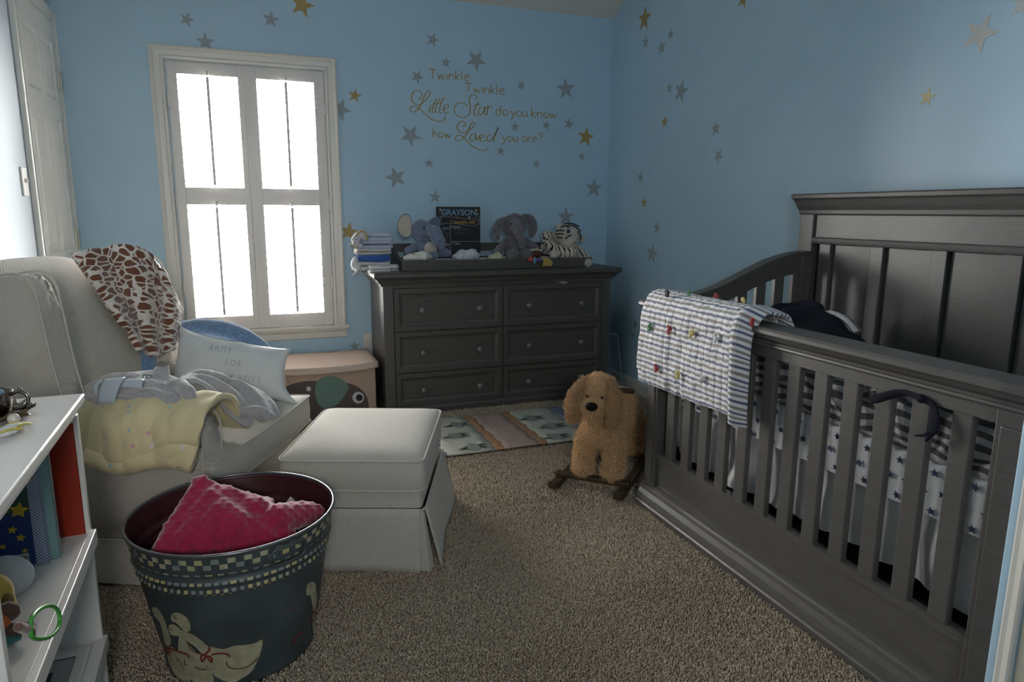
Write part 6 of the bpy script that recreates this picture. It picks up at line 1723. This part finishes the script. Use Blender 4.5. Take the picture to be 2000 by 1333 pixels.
# books on the middle shelf (upright, covers toward the near end)
def bookmat(n, c): return mat(n, c, 0.35, bump=0.05, bump_scale=60)
def book(name, lab, px, py, w_, h_, th, m, pages=True, tilt=0.0):
    q = SM.inverted() @ Vector(PZ(px, py, 0.457)); x1, y0 = q.x, q.y
    t = thing(name, lab, 'book', s2w(x1 - w_ / 2, y0 + th / 2, 0.457), SA, 'books on the middle shelf')
    def L(x0, x1_, y0_, y1_, z0, z1, mm, nm, bev=0.001):
        return box(nm, x0, x1_, y0_, y1_, z0, z1, mm, t, bev, world=False)
    L(-w_ / 2, w_ / 2, -th / 2, -th / 2 + .0025, 0, h_, m, 'cover'); L(-w_ / 2, w_ / 2, th / 2 - .0025, th / 2, 0, h_, m, 'cover'); L(w_ / 2 - .0025, w_ / 2, -th / 2, th / 2, 0, h_, m, 'spine')
    L(-w_ / 2 + .006, w_ / 2 - .003, -th / 2 + .003, th / 2 - .003, .004, h_ - .004, mat('paper', (.62, .60, .54), .8), 'pages')
    return t, w_, h_, th
red_, *_ = book('book', 'red hardback book standing farthest back on the middle shelf', 168, 1044, .20, .262, .022, bookmat('red_cover', (.30, .022, .008)))
aq, w_, h_, th = book('book', 'tall pale aqua book standing between the red book and the gingham book', 118, 1090, .215, .262, .018, bookmat('aqua_cover', (.20, .33, .33)))
bm = bmesh.new(); lathe(bm, [(.0001, -.001), (.014, -.001), (.014, .0)], 20, Matrix.Translation((.062, -th / 2, .215)) @ Matrix.Rotation(PI / 2, 4, 'X') @ Matrix.Scale(-1, 4, (0, 0, 1))); finish('cover_dot', bm, bookmat('dot_red', (.25, .03, .02)), aq, world=False)
GING = mat('gingham_cover', (.35, .40, .48), .4)
nt = GING.node_tree; tc = nt.nodes.new('ShaderNodeTexCoord'); ck = nt.nodes.new('ShaderNodeTexChecker'); ck.inputs['Scale'].default_value = 300
ck.inputs['Color1'].default_value = (.48, .52, .58, 1); ck.inputs['Color2'].default_value = (.05, .09, .22, 1); nt.links.new(tc.outputs['Object'], ck.inputs['Vector']); nt.links.new(ck.outputs[0], nt.nodes['Principled BSDF'].inputs['Base Color'])
gb, w_, h_, th = book('book', 'blue board book with gingham edge, yellow stars and a barcode', 97, 1101, .19, .205, .026, GING)
fy = -th / 2 - .0006
box('cover_panel', -w_ / 2, w_ / 2 - .022, fy - .0004, fy + .0004, .004, .118, bookmat('navy_cover', (.022, .045, .16)), gb, 0, world=False)
box('cover_panel', -w_ / 2, w_ / 2 - .022, fy - .0004, fy + .0004, .118, h_ - .014, bookmat('green_cover', (.018, .07, .055)), gb, 0, world=False)
YS_ = mat('yellow_star_print', (.50, .33, .03), .5)
for sx, sz, r_ in ((.012, .083, .008), (.040, .085, .009), (.052, .066, .009), (.020, .052, .007), (.056, .036, .007), (-.02, .06, .008), (.055, .125, .018)):
    bm = bmesh.new(); flat_poly(bm, [(sx + a, fy - .0008, sz + b) for a, b in star_pts(r_, .2, .5)], (0, .0005, 0)); finish('printed_star', bm, YS_, gb, world=False)
box('barcode_label', -.002, .062, fy - .0012, fy - .0004, .006, .030, mat('label_white', (.55, .55, .53), .6), gb, 0, world=False)
bm = bmesh.new()
for k in range(16):
    x = .003 + k * .0034 + (.006 if k > 8 else 0); bx(bm, x, x + (.0016 if k % 3 else .0008), fy - .0018, fy - .0010, .010, .026)
o = finish('barcode', bm, BK, gb, world=False); o['kind'] = 'stuff'
mapped_text('cover_text', 'LOVE', .018, lambda x, y: (x + .018, fy - .0010, y + .124), YS_, gb, sub=0, world=False)
bk2, w_, h_, th = book('book', 'dark blue book with a light blue spine, nearest of the books', 26, 1088, .17, .128, .018, bookmat('dark_blue_cover', (.012, .030, .12)))
box('spine_strip', w_ / 2 - .010, w_ / 2 + .0008, -th / 2 - .001, th / 2, 0, h_, bookmat('light_blue_spine', (.18, .33, .45)), bk2, .0005, world=False)

# plush things on the middle shelf
q = lambda px, py, z: Vector(PZ(px, py, z))
o = blob('plush_cloud', [('s', tuple(q(30, 1165, .457) + Vector((-.02, .02, .032))), (.050, .035, .042)), ('s', tuple(q(10, 1150, .457) + Vector((-.04, .02, .030))), (.05, .03, .034))], mat('white_minky', (.50, .51, .53), .9, sheen=.5, bump=.2, bump_scale=300), voxel=.004)
tag(o, 'round white plush lying on the middle shelf in front of the books', 'plush toy')
t = thing('plush_duck', 'yellow plush toy with a round brown patch on the middle shelf', 'plush toy', tuple(q(15, 1215, .457)))
yb = q(12, 1205, .457)
blob('toy_body', [('s', tuple(yb + Vector((-.012, .0, .045))), (.030, .026, .040)), ('s', tuple(yb + Vector((-.010, .0, .022))), (.030, .026, .022))], mat('yellow_minky', (.50, .34, .06), .9, sheen=.5), t, voxel=.004)
bm = bmesh.new(); ico(bm, yb + Vector((.010, -.016, .040)), (.011, .008, .013)); finish('patch', bm, mat('tan_patch', (.22, .15, .06), .9), t, True)
t = thing('activity_toy', 'orange and brown plush activity toy with a green ring hanging over the shelf edge', 'toy', tuple(q(25, 1262, .457)))
ab = q(20, 1250, .457)
for nm, off, r_, c_ in (('orange_ball', (-.014, .0, .036), (.020, .018, .020), (.45, .09, .01)), ('brown_head', (-.002, .010, .046), (.020, .016, .018), (.10, .05, .035)), ('brown_arm', (.012, -.004, .020), (.030, .012, .012), (.10, .05, .035)),
                     ('teal_foot', (-.004, -.012, .008), (.026, .018, .008), (.02, .16, .15)), ('green_cap', (-.026, .004, .052), (.010, .010, .010), (.03, .15, .09))):
    blob(nm, [('s', tuple(ab + Vector(off)), r_)], mat(nm + '_plush', c_, .9, sheen=.4), t, voxel=.003, disp=lambda co: .002 * noise.noise((co[0] * 90, co[1] * 90, co[2] * 90)))
blob('brown_tag', [('c', tuple(PX(36, 1225, -.345)), tuple(PX(60, 1232, -.342)), .007, .008), ('c', tuple(PX(58, 1222, -.342)), tuple(PX(62, 1240, -.342)), .006, .006)], mat('brown_arm_plush', (.10, .05, .035), .9), t, voxel=.002)
rc = [PX(a, b, -.338) for a, b in ((60, 1232), (62, 1208), (78, 1190), (98, 1184), (112, 1192), (117, 1210), (112, 1230), (98, 1244), (80, 1249), (64, 1246))]
bm = bmesh.new(); tube(bm, spline(rc, 5, closed=True), .0032, 10, closed=True, cap=False); finish('ring', bm, mat('green_plastic', (.055, .28, .045), .35), t, True)

# picture frame lying on the bottom shelf
fr_ = thing('photo_frame', 'white picture frame with a dark photo lying on the bottom shelf', 'picture frame', s2w(-.16, -.24, .187), SA)
f0 = (-.14, -.13)
bm = bmesh.new(); ringframe(bm, (-.14, -.165, 0), (1, 0, 0), (0, 1, 0), (0, 0, 1), .27, .33, [(0, 0), (0, .014), (.004, .016), (.022, .016), (.026, .010)], cap=False)
finish('frame', bm, WHITEL, fr_, world=False)
box('mat_board', -.114, .104, -.139, .139, .002, .008, mat('mat_board', (.42, .42, .42), .8), fr_, 0, world=False)
box('photo', -.075, .070, -.095, .095, .008, .0092, mat('dark_photo', (.028, .028, .030), .3, noise_amt=.9, noise_scale=22), fr_, 0, world=False)

# silver cup on its saucer on top of the shelf unit
TIN = mat('tarnished_silver', (.20, .18, .16), .22, metal=1.0, noise_amt=.4, noise_scale=14)
BRZ = mat('dark_bronze_leaf', (.11, .070, .030), .35, metal=.4, noise_amt=.4, noise_scale=40)
pc = Vector(PZ(0, 832, .775)); 
pc = Vector((-.500, 1.560, .775))
pt = thing('leaf_saucer', 'dark carved wooden leaf saucer under the silver cup on the shelf top', 'saucer', tuple(pc))
bm = bmesh.new()
n_ = 40; ctr = bm.verts.new(pc + Vector((0, 0, .004))); rr0 = []; rr1 = []
for k in range(n_):
    a = 2 * PI * k / n_; R0 = .060 + .014 * abs(math.sin(a * 3)) + .004 * math.sin(a * 11)
    rr0.append(bm.verts.new(pc + Vector((.035 * math.cos(a), .035 * math.sin(a), .003)))); rr1.append(bm.verts.new(pc + Vector((R0 * math.cos(a), R0 * math.sin(a), .016 + .005 * math.sin(a * 6)))))
for k in range(n_):
    bm.faces.new((ctr, rr0[k], rr0[(k + 1) % n_])); bm.faces.new((rr0[k], rr1[k], rr1[(k + 1) % n_], rr0[(k + 1) % n_]))
o = finish('dish', bm, BRZ, pt, True); o.modifiers.new('thickness', 'SOLIDIFY').thickness = .003
bm = bmesh.new()
for k in range(9):
    a = k * .7; ribbon(bm, [pc + Vector((.03 * math.cos(a), .03 * math.sin(a), .008)), pc + Vector((.055 * math.cos(a + .15), .055 * math.sin(a + .15), .017)), pc + Vector((.072 * math.cos(a + .25), .072 * math.sin(a + .25), .022))], [.006, .010, .003], (0, 0, 1))
o = finish('leaf', bm, BRZ, pt); o.modifiers.new('thickness', 'SOLIDIFY').thickness = .002; o['kind'] = 'stuff'
cp = pc + Vector((.0, .006, .006))
ct = thing('silver_cup', 'tarnished silver baby cup with an ornate handle on the shelf top', 'cup', tuple(cp))
bm = bmesh.new(); lathe(bm, [(.001, .0), (.022, .0), (.030, .006), (.033, .016), (.034, .030), (.0345, .042), (.037, .046), (.0365, .048), (.033, .046), (.032, .030), (.030, .010), (.001, .006)], 12, Matrix.Translation(cp)); finish('cup_body', bm, TIN, ct, True)
bm = bmesh.new(); tube(bm, spline([cp + Vector(v) for v in ((.033, -.004, .040), (.046, -.006, .046), (.060, -.008, .040), (.063, -.009, .026), (.054, -.008, .014), (.036, -.005, .012))], 5), [.0035] * 26, 8); ico(bm, cp + Vector((.050, -.006, .050)), .004, sub=2); ico(bm, cp + Vector((.066, -.009, .020)), .004, sub=2); finish('handle', bm, TIN, ct, True)
o = blob('blue_cloth', [('s', tuple(cp + Vector((-.012, 0, .050))), (.022, .020, .014)), ('s', tuple(cp + Vector((0, -.004, .044))), (.024, .022, .010))], mat('blue_gingham', (.16, .26, .36), .9, noise_amt=.4, noise_scale=260), voxel=.003, disp=lambda co: .003 * noise.noise((co[0] * 90, co[1] * 90, co[2] * 90)))
tag(o, 'small blue checked cloth stuffed in the silver cup', 'cloth')
for k, (px, py, ln, an, lb) in enumerate(((8, 845, .030, .5, 'left of two small white satin sachets with yellow edging on the shelf top'), (30, 836, .030, .9, 'right of two small white satin sachets with yellow edging on the shelf top'))):
    c0 = Vector(PZ(px, py, .783))
    t = thing('ribbon_sachet', lb, 'sachet', tuple(c0))
    d = Vector((math.cos(an), math.sin(an), 0))
    blob('sachet_body', [('c', tuple(c0 - d * ln * .5), tuple(c0 + d * ln * .5), .010, .007), ('s', tuple(c0), (.014, .012, .009))], mat('white_satin', (.62, .62, .64), .4), t, voxel=.0025)
    bm = bmesh.new(); s_ = Vector((-d.y, d.x, 0))
    for sg in (-1, 1): tube(bm, spline([c0 - d * ln * .8 + s_ * .004 * sg, c0 - d * ln * .3 + s_ * .013 * sg + Vector((0, 0, .004)), c0 + d * ln * .3 + s_ * .011 * sg + Vector((0, 0, .006)), c0 + d * ln * .9 + s_ * .002 * sg], 5), .0022, 6)
    finish('edging', bm, mat('yellow_ribbon', (.52, .44, .08), .6), t, True)
o = blob('glass_float', [('s', (pc.x + .050, pc.y - .055, .7865), (.011, .011, .011))], mat('pearl', (.55, .5, .45), .2), voxel=.002)
tag(o, 'pearly bead on the shelf top beside the saucer', 'bead')

# ================================================================== carpet pile
def pile(rect, pitch, h, seed, skip, wd):
    rg = np.random.default_rng(seed); x0, x1, y0, y1 = rect
    nx, ny = int((x1 - x0) / pitch), int((y1 - y0) / pitch)
    gx, gy = np.meshgrid(np.arange(nx), np.arange(ny)); n = nx * ny
    x = x0 + (gx.ravel() + rg.random(n)) * pitch; y = y0 + (gy.ravel() + rg.random(n)) * pitch
    k = np.ones(n, bool)
    for a, b, c_, d in skip: k &= ~((x > a) & (x < b) & (y > c_) & (y < d))
    # only where the camera (or a step beside it) can see
    k &= (y > 0.9 - 0.0) 
    x, y = x[k], y[k]; n = len(x)
    ang = rg.random(n) * 2 * np.pi; hh = h * (0.65 + 0.7 * rg.random(n)); ww = wd * (0.7 + .6 * rg.random(n))
    lean = rg.normal(size=(n, 2)) * h * 0.45 + np.stack([0.003 * np.sin(x * 9 + y * 4), 0.003 * np.cos(y * 8 - x * 3)], 1)
    V = np.zeros((n, 7, 3))
    for j in range(3):
        a = ang + j * 2 * np.pi / 3
        V[:, j, 0] = x + ww * .7 * np.cos(a); V[:, j, 1] = y + ww * .7 * np.sin(a); V[:, j, 2] = 0
        V[:, 3 + j, 0] = x + lean[:, 0] * .6 + ww * np.cos(a + .5); V[:, 3 + j, 1] = y + lean[:, 1] * .6 + ww * np.sin(a + .5); V[:, 3 + j, 2] = hh * .68
    V[:, 6, 0] = x + lean[:, 0]; V[:, 6, 1] = y + lean[:, 1]; V[:, 6, 2] = hh
    base = (np.arange(n) * 7)[:, None]; F = []
    for j in range(3):
        q_ = (j + 1) % 3
        F += [np.concatenate([base + j, base + q_, base + 3 + q_], 1), np.concatenate([base + j, base + 3 + q_, base + 3 + j], 1), np.concatenate([base + 3 + j, base + 3 + q_, base + 6], 1)]
    F = np.stack(F, 1).reshape(-1, 3)
    return V.reshape(-1, 3), F
CAR = mat('carpet_pile', (.40, .315, .225), .95, spec=.1)
nt = CAR.node_tree; N = nt.nodes; L = nt.links
tc = N.new('ShaderNodeTexCoord'); n1 = N.new('ShaderNodeTexNoise'); n1.inputs['Scale'].default_value = 170; n1.inputs['Detail'].default_value = 1; L.new(tc.outputs['Object'], n1.inputs['Vector'])
cr = N.new('ShaderNodeValToRGB'); e = cr.color_ramp.elements; e[0].position = .34; e[0].color = (.25, .195, .14, 1); e[1].position = .62; e[1].color = (.58, .49, .385, 1); k_ = e.new(.45); k_.color = (.44, .365, .28, 1)
L.new(n1.outputs['Fac'], cr.inputs[0]); L.new(cr.outputs[0], N['Principled BSDF'].inputs['Base Color'])
skip = [(XL - 1, -0.39, 0.9, 1.74), (1.46, 2.4, 0.8, 2.26), (0.75, 1.668, 3.055, 3.64), (DX0, DX1, 3.85, 4.4), (-0.9, -0.25, 2.45, 4.4)]
V1, F1 = pile((-0.55, 1.50, 0.92, 2.35), 0.0052, 0.0115, 1, skip, 0.0024)
V2, F2 = pile((-0.9, XR, 2.35, 4.28), 0.0075, 0.0115, 2, skip, 0.0034)
cpo = bpy.data.objects.new('carpet_pile', np_mesh('carpet_pile', np.concatenate([V1, V2]), np.concatenate([F1, F2 + len(V1)]))); cpo.data.materials.append(CAR)
COL.objects.link(cpo); cpo.parent = floor; cpo['kind'] = 'stuff'
